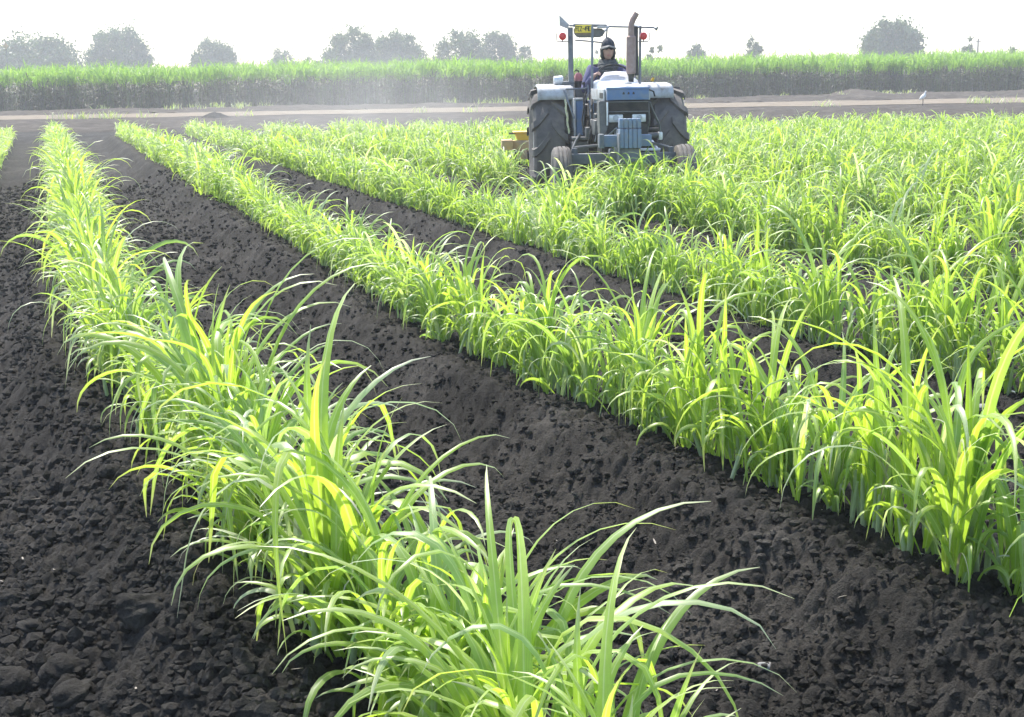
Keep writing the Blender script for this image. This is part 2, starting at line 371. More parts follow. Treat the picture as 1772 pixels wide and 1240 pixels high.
# ------------------------------------------------------------------ grass blades / cane leaves, all at once
def blades(P, az, ph0, dph, L, Wd, tint, nseg=8, kink=None, kpos=None, twist=None, power=2.0, vee=0.16, dead=None, azd=None):
    n = len(az); s = np.linspace(0, 1, nseg + 1)[None, :]
    ph = ph0[:, None] + dph[:, None] * s ** power
    if kink is not None: ph = ph + kink[:, None] / (1 + np.exp(-(s - kpos[:, None]) * 26))
    ph = np.minimum(ph, rad(172))
    a = az[:, None] + (azd[:, None] * s ** 2 if azd is not None else 0)
    T = np.stack([np.sin(ph) * np.cos(a), np.sin(ph) * np.sin(a), np.cos(ph)], -1)
    S = np.stack([-np.sin(a) + 0 * ph, np.cos(a) + 0 * ph, 0 * ph], -1); N = np.cross(S, T)
    tw = (twist[:, None] if twist is not None else 0) * s
    S2 = S * np.cos(tw)[..., None] + N * np.sin(tw)[..., None]; N2 = np.cross(S2, T)
    dl = (L / nseg)[:, None, None]
    Cc = P[:, None, :] + np.concatenate([np.zeros((n, 1, 3)), np.cumsum((T[:, :-1] + T[:, 1:]) / 2 * dl, 1)], 1)
    w = Wd[:, None] * (0.5 + 0.5 * np.clip(s / 0.3, 0, 1)) * np.clip(1 - s ** 2.6, 0.02, 1) ** 0.9 * 0.5
    E = S2 * w[..., None]; Up = N2 * (w * vee * 2)[..., None]
    V = np.stack([Cc - E + Up, Cc, Cc + E + Up], 2)            # n, seg+1, 3, 3
    base = (np.arange(n) * (nseg + 1) * 3)[:, None, None]; i = (np.arange(nseg) * 3)[None, :, None]; j = np.arange(2)[None, None, :]
    q = base + i + j
    F = np.stack([q, q + 1, q + 4, q + 3], -1).reshape(-1, 4)
    c = np.zeros((n, nseg + 1, 3, 3)); c[..., 0] = tint[:, None, None]; c[:, :, 0, 1] = 1; c[:, :, 2, 1] = 1
    tip = np.clip((s - 0.82) * 4, 0, 0.6)
    c[..., 2] = np.maximum(tip[:, :, None], (dead[:, None, None] if dead is not None else 0))
    return V.reshape(-1, 3), F, c.reshape(-1, 3)

def clump_params(r, P, nt=7, nl=6, size=1.0, along=0.17):
    "for each plant foot in P: nt shoots with nl leaves"
    n = len(P); N = n * nt * nl
    sc = np.repeat(r.uniform(0.82, 1.18, n) * size, nt * nl)
    # shoots sit along the row
    al = np.repeat(r.uniform(-along, along, n * nt), nl); ac = np.repeat(r.normal(0, 0.035 if n == 1 else 0.07, n * nt), nl)
    d = np.array([-SL, 1.0]); d /= np.linalg.norm(d); e = np.array([d[1], -d[0]])
    B = np.repeat(P, nt * nl, 0).astype(float).copy()
    B[:, 0] += al * d[0] + ac * e[0]; B[:, 1] += al * d[1] + ac * e[1]
    k = np.tile(np.arange(nl), n * nt) / max(1, nl - 1)          # 0 = outermost, lowest leaf
    B[:, 2] += (0.0 + 0.17 * k * r.uniform(0.5, 1.2, N)) * sc - 0.012
    az0 = np.repeat(r.uniform(0, 2 * PI, n * nt), nl)
    az = az0 + np.tile(np.arange(nl), n * nt) * PI + r.normal(0, 0.55, N)
    tilt = np.repeat(np.abs(r.normal(0, 0.11, n * nt)), nl)
    ph0 = np.abs(tilt + (1 - k) * r.uniform(0.05, 0.5, N) + r.normal(0, 0.06, N))
    young = k > 0.8
    L = np.where(young, r.uniform(0.38, 0.68, N), r.uniform(0.40, 0.95, N)) * (0.45 + 0.55 * np.minimum(1, k * 1.6)) * sc
    dph = np.where(young, r.uniform(0.3, 2.4, N), r.uniform(1.4, 3.2, N))
    kink = np.where(r.random(N) < 0.34, r.uniform(0.7, 2.0, N), 0.0); kp = r.uniform(0.4, 0.8, N)
    kink = np.where(young, kink * 0.5, kink)
    Wd = r.uniform(0.016, 0.036, N) * (0.8 + 0.2 * sc) * np.where(k < 0.25, 1.0, 1.05)
    tw = r.normal(0, 0.7, N); azd = r.normal(0, 0.5, N)
    tint = np.clip(np.repeat(r.normal(0.42, 0.14, n), nt * nl) + r.normal(0, 0.22, N), 0, 1)
    dead = np.where(r.random(N) < 0.06, r.uniform(0.5, 1, N), 0); Wd = np.where(dead > 0, Wd * 0.4, Wd); L = np.where(dead > 0, np.minimum(L, 0.55), L); dph = np.where(dead > 0, 2.8, dph)
    return dict(P=B, az=az, ph0=ph0, dph=dph, L=L, Wd=Wd, tint=tint, kink=kink, kpos=kp, twist=tw, dead=dead, azd=azd, power=2.5)

def stalk_mesh(r, nt=7, along=0.17):
    V = []; F = []; C = []; d = np.array([-SL, 1.0]); d /= np.linalg.norm(d)
    for j in range(nt):
        t = r.uniform(-along, along); c = r.normal(0, 0.035); bx, by = t * d[0] + c * d[1], t * d[1] - c * d[0]
        lx, ly = r.normal(0, 0.02, 2); h = r.uniform(0.10, 0.22); n0 = len(V)
        for z, rr in ((-0.03, 0.010), (h * 0.5, 0.009), (h, 0.005)):
            for q in range(6):
                V.append((bx + lx * z / h + rr * math.cos(q * PI / 3), by + ly * z / h + rr * math.sin(q * PI / 3), z)); C.append((0.5, 1, 0.0 if z > 0 else 0.5))
        for a in range(2):
            for q in range(6): F.append((n0 + a * 6 + q, n0 + a * 6 + (q + 1) % 6, n0 + a * 6 + 6 + (q + 1) % 6, n0 + a * 6 + 6 + q))
    n0 = len(V)                                         # the seed piece in the ground that joins the shoots
    for t in np.linspace(-along - 0.03, along + 0.03, 9):
        for q in range(6): V.append((t * d[0] + 0.022 * math.cos(q * PI / 3) * d[1], t * d[1] - 0.022 * math.cos(q * PI / 3) * d[0], -0.012 + 0.018 * math.sin(q * PI / 3))); C.append((0.2, 1, 0.9))
    for a in range(8):
        for q in range(6): F.append((n0 + a * 6 + q, n0 + a * 6 + (q + 1) % 6, n0 + a * 6 + 6 + (q + 1) % 6, n0 + a * 6 + 6 + q))
    return np.array(V), np.array(F), np.array(C)

# the tractor stands here (needed to keep plants off its wheels)
TY, TYAW = 16.0, rad(2.0)
T0 = at(1077, 300, TY); T0 = Vector((T0.x, TY, 0.0))
def to_local(p):
    q = Vector(p) - T0; c, s = math.cos(-TYAW), math.sin(-TYAW)
    return Vector((q.x * c - q.y * s, q.x * s + q.y * c, q.z))
def LP(px, py, ly):
    "tractor's own coordinates of what the photo shows at px,py, ly metres behind the front axle"
    a = to_local((0, 0, CAMH)); d0 = ray(px, py); c, s = math.cos(-TYAW), math.sin(-TYAW)
    d = Vector((d0.x * c - d0.y * s, d0.x * s + d0.y * c, d0.z)); t = (ly - a.y) / d.y
    return a + d * t

# plant feet
feet = []
for i in range(-2, 19):
    y = 2.05 + RNG.uniform(0, 0.25)
    while True:
        x = float(row_x(i, y)) + RNG.normal(0, 0.03) + (0.55 if i == -1 else 0)
        if y > float(field_end(x)) + RNG.uniform(-0.6, 0.6): break
        if abs(x) < 0.40 * y + 0.9 and (i > -1 or y > 14):
            l = to_local((x, y, 0)); skip = False; sc = float(np.interp(y, [4, 7, 10, 16, 26, 40], [1.0, 0.97, 0.94, 0.90, 0.80, 0.62]))
            if -0.45 < l.y < 5.2 and abs(l.x) < 1.15:
                if (abs(abs(l.x) - 0.72) < 0.24 and l.y < 0.5) or (abs(abs(l.x) - 0.8) < 0.36 and 1.2 < l.y < 3.1): skip = True
                sc = 0.75
                if l.y > 3.2: skip = True
            if -3.2 < l.y <= -0.45 and abs(l.x) < 1.3: sc = 1.05; feet.append((i, x + RNG.uniform(0.3, 0.9), y + RNG.uniform(-0.2, 0.2), 0.95))
            if not skip: feet.append((i, x, y, sc))
        y += (0.72 if i == 0 and y < 5 else 1.0) * RNG.uniform(0.19, 0.30) * (0.95 if y < 20 else 1.0)
c_, s_ = math.cos(TYAW), math.sin(TYAW)
for k in range(30):                                     # crop standing close in front of the tractor
    lx, ly = -1.25 + 2.5 * (k % 15) / 14 + RNG.uniform(-0.08, 0.08), (-1.05 if k < 15 else -1.5) + RNG.uniform(-0.15, 0.15)
    feet.append((int(round((T0.x + lx + SL * (TY + ly) - C0) / SP)), T0.x + lx * c_ - ly * s_, TY + lx * s_ + ly * c_, 1.22 if lx < -0.5 else 1.0 if lx < 0.4 else 0.72))
feet.sort(key=lambda f: f[2])
inview = [f for f in feet if abs(f[1]) < 0.375 * f[2] + 0.45]
NEAR = inview[:300]; near_ids = set(id(f) for f in NEAR); ymax = NEAR[-1][2]
REST = [f for f in feet if id(f) not in near_ids and f[2] > 2.6]

protos = []
for v in range(16):
    r = np.random.default_rng(500 + v)
    p = clump_params(r, np.zeros((1, 3)), nt=int(r.integers(9, 12)), nl=6, size=1.0)
    V, F, c = blades(nseg=14, vee=0.17, **p)
    root = empty('cane_plant')
    fo = mesh_np('foliage', V, F, M['cane'], c, parent=root)
    V, F, c = stalk_mesh(r); st = mesh_np('shoots', V, F, M['stalk'], c, parent=root)
    protos.append((root, fo, st, [False]))
ROWN = {0: 'the leftmost full row', 1: 'the second row from the left', 2: 'the third row from the left', 3: 'the fourth row from the left',
        4: 'the fifth row from the left', 5: 'the sixth row from the left', 6: 'the seventh row from the left', 7: 'the eighth row from the left'}
def ordn(n): return '%d%s' % (n, 'th' if 10 <= n % 100 <= 20 else {1: 'st', 2: 'nd', 3: 'rd'}.get(n % 10, 'th'))
seen = {}
for j, (i, x, y, sc) in enumerate(NEAR):
    root, fo, st, used = protos[(j * 7 + int(RNG.integers(0, 3))) % 16]
    if not used[0]: rr, ff, ss = root, fo, st; used[0] = True
    else:
        rr = root.copy(); ff = fo.copy(); ss = st.copy()
        for o in (rr, ff, ss): COL.objects.link(o)
        ff.parent = rr; ss.parent = rr
    z = float(base_h(np.array([x]), np.array([y]))[0])
    rr.location = (x, y, z + 0.004); rr.rotation_euler = (RNG.normal(0, 0.05), RNG.normal(0, 0.05), (PI if RNG.random() < 0.5 else 0) + RNG.normal(0, 0.22))
    big = (float(np.interp(y, [2.4, 3.3, 4.6, 9], [0.80, 0.98, 1.02, 1.03])) if i == 0 else float(np.interp(y, [4.5, 7, 10, 15, 22], [0.98, 0.91, 0.82, 0.82, 0.9] if i < 3 else [0.98, 0.92, 0.9, 0.94, 0.98])))
    if RNG.random() < 0.06 and y > 4: big *= 0.7
    k = RNG.uniform(0.84, 1.15) * sc * big; wd = float(np.interp(y, [3.4, 4.6], [1.2, 1.0])) if i == 0 else 1.0; rr.scale = (k * wd, k * wd, k * RNG.uniform(0.92, 1.06))
    seen[i] = seen.get(i, 0) + 1
    where = ROWN.get(i, 'the %s row from the left' % ordn(i + 1))
    look = 'arching cane clump' if y < 8 else 'leafy cane clump'
    tag(rr, '%s, %s from the near end, in %s' % (look, ordn(seen[i]), where), 'cane plant', 'young cane plants in the field rows')
for root, fo, st, used in protos:
    if not used[0]:
        for o in (fo, st, root): bpy.data.objects.remove(o)

VV = []; FF = []; CC = []; off = 0
for lo, hi, nt_, nl_, ns in ((0, 26, 10, 6, 7), (26, 36, 9, 5, 5), (36, 60, 8, 5, 4)):
    f = [q for q in REST if lo <= q[2] < hi]
    if not f: continue
    xs = np.array([q[1] for q in f]); ys = np.array([q[2] for q in f]); P = np.stack([xs, ys, base_h(xs, ys)], -1)
    p = clump_params(RNG, P, nt_, nl_, size=1.0, along=0.2)
    p['L'] = p['L'] * np.repeat([q[3] for q in f], nt_ * nl_); p['Wd'] = p['Wd'] * (0.95 if hi < 30 else 1.15)
    V, F, c = blades(nseg=ns, **p); VV.append(V); FF.append(F + off); CC.append(c); off += len(V)
tag(mesh_np('young_cane', np.concatenate(VV), np.concatenate(FF), M['cane'], np.concatenate(CC)), 'young green cane filling the far part of the field rows', 'cane', kind='stuff')

# ------------------------------------------------------------------ tall cane beyond the road
def tall_cane():
    r = RNG; VV = []; FF = []; CC = []; off = 0
    for k in range(9):
        n = int(150 * (6.5 if k < 4 else 4))
        x = r.uniform(-75, 75, n); y = cane_front(x) + 0.5 + k * 1.25 + r.uniform(-0.45, 0.45, n)
        top = 2.66 + 0.28 * (vnoise(x * 0.25, y * 0.1, 77) - 0.5) + r.normal(0, 0.13, n) + 0.02 * k
        stalk_h = top - r.uniform(0.6, 0.95, n)
        def put(m_, zlo, zhi, L0, L1, p0, p1, d0, d1, w0, w1, tlo, thi, dlo, dhi, ns, kk=0.3):
            nonlocal off
            P = np.repeat(np.stack([x, y, np.zeros(n)], -1), m_, 0); N = n * m_
            hh = np.repeat(stalk_h, m_); P[:, 2] = hh * (zlo + (zhi - zlo) * r.random(N)); P[:, 0] += r.normal(0, 0.1, N); P[:, 1] += r.normal(0, 0.1, N)
            kink = np.where(r.random(N) < kk, r.uniform(0.5, 1.6, N), 0)
            V, F, c = blades(P, r.uniform(0, 2 * PI, N), r.uniform(p0, p1, N), r.uniform(d0, d1, N), r.uniform(L0, L1, N), r.uniform(w0, w1, N),
                             np.clip(r.normal((tlo + thi) / 2, (thi - tlo) / 3, N), 0, 1), nseg=ns, kink=kink, kpos=r.uniform(0.4, 0.8, N), twist=r.normal(0, 0.8, N),
                             dead=np.clip(r.uniform(dlo, dhi, N), 0, 1), azd=r.normal(0, .5, N))
            VV.append(V); FF.append(F + off); CC.append(c); off += len(V)
        put(10, 0.84, 1.0, 0.6, 1.25, 0.05, 0.5, 0.3, 2.0, 0.045, 0.075, 0.45, 1.0, 0, 0.0, 4)      # green tops
        if k < 5:
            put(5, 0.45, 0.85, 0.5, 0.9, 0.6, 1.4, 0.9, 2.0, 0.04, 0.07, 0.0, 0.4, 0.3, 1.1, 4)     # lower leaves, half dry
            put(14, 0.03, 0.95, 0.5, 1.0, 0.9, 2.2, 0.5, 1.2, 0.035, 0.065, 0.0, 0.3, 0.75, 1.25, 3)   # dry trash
        put(2, 0.0, 0.02, 1.7, 2.3, 0.0, 0.12, 0.0, 0.2, 0.05, 0.07, 0, 0.3, 0.5, 1.0, 2, 0)         # stalks
    tag(mesh_np('cane_field', np.concatenate(VV), np.concatenate(FF), M['oldcane'], np.concatenate(CC)), 'tall mature cane with brown lower leaves beyond the dirt road', 'cane field', kind='stuff')
tall_cane()

# ------------------------------------------------------------------ trees
def tree(px0, px1, ytop, D, label, dens=1.0, seed=0, flat=0.55, name='broadleaf_tree', low=0.22):
    r = np.random.default_rng(900 + seed)
    a, b, c = at(px0, 100, D), at(px1, 100, D), at((px0 + px1) / 2, ytop, D)
    w = (b.x - a.x); h = c.z; root = empty(name, ((a.x + b.x) / 2, D, -0.1)); h += 0.1
    z0 = h * low
    nb = int(48 * dens + 8) if dens > 0.5 else int(20 * dens + 6); bl = []
    for k in range(nb):
        th = r.uniform(0, 2 * PI); u = math.sqrt(r.random()); v = r.random()
        R = w / 2 * 0.84 * u; top = (h - z0) * (1 - 0.60 * u ** 2.6)
        br = r.uniform(0.08, 0.145) * w * (1.1 - 0.3 * u)
        z = z0 + max(0.02, v ** 0.5) * max(0.1, top - br * 0.62)
        bl.append((R * math.cos(th), R * 0.75 * math.sin(th), z, br))
    V = []; C = []
    for (bx, by, bz, br) in bl:
        n = int(170 * max(0.6, min(1.5, dens)))
        d = r.normal(0, 1, (n, 3)); d /= np.linalg.norm(d, axis=1)[:, None]
        rr_ = br * (0.75 if dens > 0.7 else 0.9) * np.abs(r.normal(1, 0.45, n)) * (1 + 0.35 * np.sin(d[:, 0] * 5 + bx) * np.cos(d[:, 2] * 4 + by))
        p = d * rr_[:, None]; p[:, 2] *= flat + 0.32; p += (bx, by, bz)
        # ragged: drop some sprays
        s = r.uniform(0.10, 0.26, n) * (0.6 + w / 26)
        t1 = r.normal(0, 1, (n, 3)); t1 /= np.linalg.norm(t1, axis=1)[:, None]; t2 = np.cross(t1, r.normal(0, 1, (n, 3))); t2 /= np.linalg.norm(t2, axis=1)[:, None]
        q = np.stack([p - t1 * s[:, None], p - t2 * s[:, None] * 0.55, p + t1 * s[:, None], p + t2 * s[:, None] * 0.55], 1)
        V.append(q.reshape(-1, 3)); cc = np.zeros((n, 4, 3)); cc[..., 0] = np.clip(r.normal(0.5, 0.25, n) + r.normal(0, 0.15), 0, 1)[:, None]; cc[..., 1] = 1
        cc[..., 2] = np.where(r.random(n) < 0.06, 0.6, 0)[:, None]
        C.append(cc.reshape(-1, 3))
    V = np.concatenate(V); C = np.concatenate(C); F = np.arange(len(V)).reshape(-1, 4)
    hi_ = float(np.percentile(V[:, 2], 99.3)); kz = (h - z0) / (hi_ - z0); V[:, 2] = z0 + (V[:, 2] - z0) * kz
    bl = [(p, q_, z0 + (z_ - z0) * kz, b_) for p, q_, z_, b_ in bl]
    mb = MB(); tr = max(0.08, w * 0.022)
    fork = Vector((0, 0, z0 * 0.75)); mb.tube([(0, 0, 0), (0.05 * w * 0.3, 0, z0 * 0.4), fork], [tr * 1.3, tr, tr * 0.85], 8)
    for (bx, by, bz, br) in bl[::2]:
        e = Vector((bx, by, bz)); md = fork.lerp(e, 0.5) + Vector((r.normal(0, .03) * w, 0, -0.02 * w))
        mb.tube([fork, md, e], [tr * 0.55, tr * 0.33, tr * 0.12], 6)
    mb.build('trunk', M['bark'], root)
    mesh_np('crown', V, F, M['treeleaf'], C, smooth=False, parent=root)
    tag(root, label, 'tree', 'trees beyond the tall cane')
    return root
tree(-40, 160, 66, 215, 'broad low tree at the left edge beside the diamond sign', 2.0, 1)
tree(140, 268, 50, 222, 'tall rounded tree overlapping the broad low one at far left', 1.5, 2)
tree(322, 418, 70, 228, 'lone domed tree standing between two gaps left of centre', 1.2, 3)
tree(450, 520, 85, 236, 'small low tree just left of the tall twin trees', 0.8, 4)
tree(520, 560, 98, 240, 'wispy low bush at the foot of the tall twin trees', 0.35, 5, name='bush_tree')
tree(546, 664, 50, 205, 'tall tree, left one of the touching pair above the dust', 1.3, 6)
tree(630, 746, 58, 212, 'tree with a thin right side, right one of the touching pair', 1.2, 7)
tree(738, 852, 54, 208, 'open crowned tree, left one of the pair nearer the tractor', 1.0, 8)
tree(816, 904, 56, 214, 'dense rounded tree, right one of the pair nearer the tractor', 1.2, 9)
tree(892, 926, 80, 222, 'small tree right beside the dense rounded tree', 0.6, 10)
tree(1018, 1040, 88, 215, 'tiny tree seen between the cab posts beside the driver', 0.4, 11)
tree(1118, 1148, 78, 160, 'sparse twiggy sapling just right of the exhaust', 0.2, 12, name='sapling')
tree(1178, 1236, 77, 190, 'low bushy tree right of the tractor', 0.7, 13)
tree(1284, 1326, 66, 185, 'small square crowned tree between tractor and big right tree', 0.6, 14)
tree(1482, 1604, 37, 190, 'big wide rounded tree on the right side', 1.6, 15)
tree(1660, 1690, 65, 180, 'thin ragged small tree beside the utility pole', 0.35, 16)
tree(1738, 1776, 80, 170, 'wispy shoots at the right edge above the cane', 0.14, 17, name='sapling')

# sign and pole far off
def far_bits():
    p = at(10, 79, 150); root = empty('road_sign', (p.x, p.y, 0)); s = 0.30
    mb = MB(); mb.prism([(-s, p.z), (0, p.z - s * 1.2), (s, p.z), (0, p.z + s * 1.2)], -0.02, 0.02); mb.build('sign_board', M['yellowdirt'], root)
    mb = MB(); mb.tube([(0, 0.05, 0), (0, 0.05, p.z)], 0.05, 8); mb.build('post', M['wood'], root)
    tag(root, 'brownish yellow diamond sign on a post above the left tree', 'sign')
    p = at(1693, 66, 185); root = empty('utility_pole', (p.x, p.y, 0)); mb = MB(); mb.tube([(0, 0, 0), (0, 0, p.z)], [0.14, 0.10], 8); mb.build('post', M['wood'], root)
    mb = MB(); mb.box(-0.35, 0.35, -0.17, -0.11, p.z - 0.45, p.z - 0.33, 0.01); mb.build('crossarm', M['wood'], root)
    tag(root, 'thin wooden utility pole above the cane at right', 'pole')
far_bits()

def tufts():
    r = np.random.default_rng(21); P = []
    for k in range(70):
        u = r.random(); cx = r.uniform(-40, 42) if u > 0.4 else (-17.5 if u > 0.2 else 22.5) + r.normal(0, 1.2)
        cy = (83 + 0.1 * cx + r.uniform(-2.5, 3)) if r.random() < 0.75 else r.uniform(62.5, 65.2)
        m_ = int(r.integers(10, 34)); P.append(np.stack([cx + r.normal(0, 0.25, m_), cy + r.normal(0, 0.2, m_), np.full(m_, 0.05 if cy < 70 else 0.12)], -1))
    P = np.concatenate(P); n = len(P)
    V, F, c = blades(P, r.uniform(0, 2 * PI, n), r.uniform(0.1, 0.6, n), r.uniform(0.3, 1.6, n), r.uniform(0.15, 0.55, n), r.uniform(0.02, 0.045, n), r.random(n), nseg=3, dead=np.clip(r.normal(0.35, 0.3, n), 0, 1))
    tag(mesh_np('grass', V, F, M['cane'], c), 'sparse yellowish grass tufts on the bank and verge of the dirt road', 'grass', kind='stuff')
tufts()

def mound():
    p = at(372, 204, 61); r = np.random.default_rng(5)
    n = 60; g = np.linspace(-1, 1, n); X, Y = np.meshgrid(g, g, indexing='ij'); d = np.sqrt(X ** 2 + Y ** 2)
    Z = np.maximum(0, 1 - d) ** 0.8 * 0.42 + 0.16 * (fbm(X * 3 + 9, Y * 3 + 9, 61, 4) - 0.45) * (d < 1)
    idx = np.arange(n * n).reshape(n, n); F = np.stack([idx[:-1, :-1], idx[1:, :-1], idx[1:, 1:], idx[:-1, 1:]], -1).reshape(-1, 4)
    o = mesh_np('soil_heap', np.stack([X * 0.72, Y * 0.7, Z * 0.85 - 0.06], -1), F, M['soil']); o.location = (p.x, p.y, 0.05)
    tag(o, 'small dark heap of earth at the road edge, left side', 'soil heap')
mound()

# ------------------------------------------------------------------ egret by the road
def egret():
    p = at(1597, 182, 62.0); root = empty('egret', (p.x, p.y, 0.03))
    mb = MB()
    mb.tube([(-0.17, 0.02, 0.27), (-0.12, 0.01, 0.32), (-0.04, 0, 0.38), (0.03, 0, 0.45), (0.06, 0, 0.50), (0.07, 0, 0.55), (0.085, 0, 0.60), (0.10, 0, 0.635), (0.125, 0, 0.65)],
            [0.012, 0.045, 0.085, 0.085, 0.060, 0.036, 0.026, 0.034, 0.020], 14)
    o = mb.build('body', M['feather'], root, smooth=80)
    mb = MB(); mb.tube([(0.115, 0, 0.648), (0.16, 0, 0.645), (0.20, 0, 0.640)], [0.014, 0.009, 0.002], 8); mb.build('beak', M['beak'], root)
    for s in (-1, 1):
        mb = MB(); mb.tube([(-0.01, 0.03 * s, 0.33), (0.0, 0.03 * s, 0.17), (-0.01, 0.03 * s, 0.005)], [0.012, 0.009, 0.008], 7)
        for a in (-0.5, 0, 0.5): mb.tube([(-0.01, 0.03 * s, 0.008), (0.05 * math.cos(a), 0.03 * s + 0.05 * math.sin(a), 0.004)], 0.005, 5)
        mb.build('leg', M['dark'], root)
    tag(root, 'white egret standing at the edge of the dirt road', 'bird')
egret()

# ------------------------------------------------------------------ clods, stones and straw on the soil
def rock_verts(r, lvl=2):
    t = bmesh.new(); bmesh.ops.create_icosphere(t, subdivisions=lvl, radius=1.0)
    V = np.array([v.co[:] for v in t.verts]); F = np.array([[v.index for v in f.verts] for f in t.faces]); t.free()
    k = int(r.integers(0, 999)); n = 1 + (0.95 if lvl == 1 else 0.55) * (fbm(V[:, 0] * 1.3 + k, V[:, 1] * 1.3 + V[:, 2] * 1.7 + k, k, 4) - 0.47) * 2
    return V * n[:, None] * np.array([1, r.uniform(0.75, 1.0), r.uniform(0.6, 0.85)]), F
def scatter():
    r = np.random.default_rng(77); base = [rock_verts(r, 1) for _ in range(14)]; VV = []; FF = []; off = 0
    n = 80000; y = 2.4 + 22 * r.random(n) ** 2.1; x = (r.random(n) * 2 - 1) * (0.39 * y + 0.35)
    q = (x - row_x(0, y)) / SP; tr = 0.5 - 0.5 * np.cos(2 * PI * q); keep = r.random(n) < 0.45 + 0.55 * tr
    left = (x < row_x(0, y) - 0.35); keep |= left
    x, y, left = x[keep], y[keep], left[keep]; z = base_h(x, y) + (fbm(x * 7, y * 7, 17, 4) - 0.47) * 0.07
    for i in range(len(x)):
        V, F = base[int(r.integers(0, 14))]; s = (0.005 + 0.017 * r.random() ** 2.6) * (1 + max(0, y[i] - 7) * 0.05) + (0.018 * r.random() ** 4 if left[i] else 0)
        a = r.uniform(0, 2 * PI); c, sn = math.cos(a), math.sin(a)
        P = V * s; P = np.stack([P[:, 0] * c - P[:, 1] * sn, P[:, 0] * sn + P[:, 1] * c, P[:, 2]], -1) + (x[i], y[i], z[i] + 0.022 + s * 0.3)
        VV.append(P); FF.append(F + off); off += len(P)
    tag(mesh_np('soil_clods', np.concatenate(VV), np.concatenate(FF), M['clod'], smooth=False), 'loose dark soil crumbs lying between the rows', 'soil clods', kind='stuff')
    # a few big ones that catch the eye
    big = [(246, 1072, 0.075, 'fist sized dark clod left of the nearest cane row near the bottom', 0), (14, 1046, 0.055, 'dark clod cut by the left edge low in the photo', 0),
           (108, 1170, 0.06, 'wide lumpy clod near the bottom left corner', 0), (128, 1212, 0.06, 'lowest dark clod near the bottom left corner', 0),
           (20, 1190, 0.055, 'dark clod in the bottom left corner', 0), (55, 1090, 0.040, 'greyish clod above the bottom left corner', 1),
           (190, 824, 0.045, 'rounded clod left of the cane, halfway down', 0), (58, 1019, 0.036, 'small dark clod on bare soil near the left edge', 0),
           (1706, 694, 0.045, 'pale grey stone at the foot of the third row, right side', 2), (1322, 1160, 0.022, 'whitish flat lump on soil at the bottom, right of centre', 2)]
    for px, py, s, lab, kd in big:
        d = ray(px, py); t = -CAMH / d.z
        for _ in range(4):
            X, Y = d.x * t, d.y * t; zz = float(base_h(np.array([X]), np.array([Y]))[0]); t = (zz + 0.02 - CAMH) / d.z
        V, F = rock_verts(r, 4)
        V = V * (1 + 0.10 * (fbm(V[:, 0] * 6 + 3, V[:, 1] * 6 + V[:, 2] * 5, 5, 3) - 0.45))[:, None]
        o = mesh_np('stone' if kd == 2 else 'soil_clod', V * s * np.array([1, 1, 0.6 if kd == 2 else 0.85]), F, M['stone'] if kd == 2 else M['clod'])
        o.location = (X, Y, zz + 0.025 + s * 0.3); o.rotation_euler = (0, 0, r.uniform(0, 6)); tag(o, lab, 'stone' if kd == 2 else 'clod')
    # straw
    n = 130; y = 2.5 + 12 * r.random(n) ** 1.6; x = (r.random(n) * 2 - 1) * (0.39 * y + 0.3); z = base_h(x, y) + 0.035 + 0.02 * r.random(n)
    P = np.stack([x, y, z], -1)
    V, F, c = blades(P, r.uniform(0, 2 * PI, n), r.uniform(1.3, 1.7, n), r.uniform(-0.3, 0.5, n), r.uniform(0.012, 0.06, n) , r.uniform(0.003, 0.008, n), r.random(n), nseg=3)
    tag(mesh_np('straw', V, F, M['straw']), 'bits of pale dry straw on the dark soil', 'straw', kind='stuff')
scatter()

# ------------------------------------------------------------------ tractor
TR = empty('tractor', T0 + Vector((0, 0, 0)), TYAW)
tag(TR, 'old blue and white farm tractor with open frame driving towards the viewer', 'tractor')
GZ = -0.11                                             # wheels stand in the soil

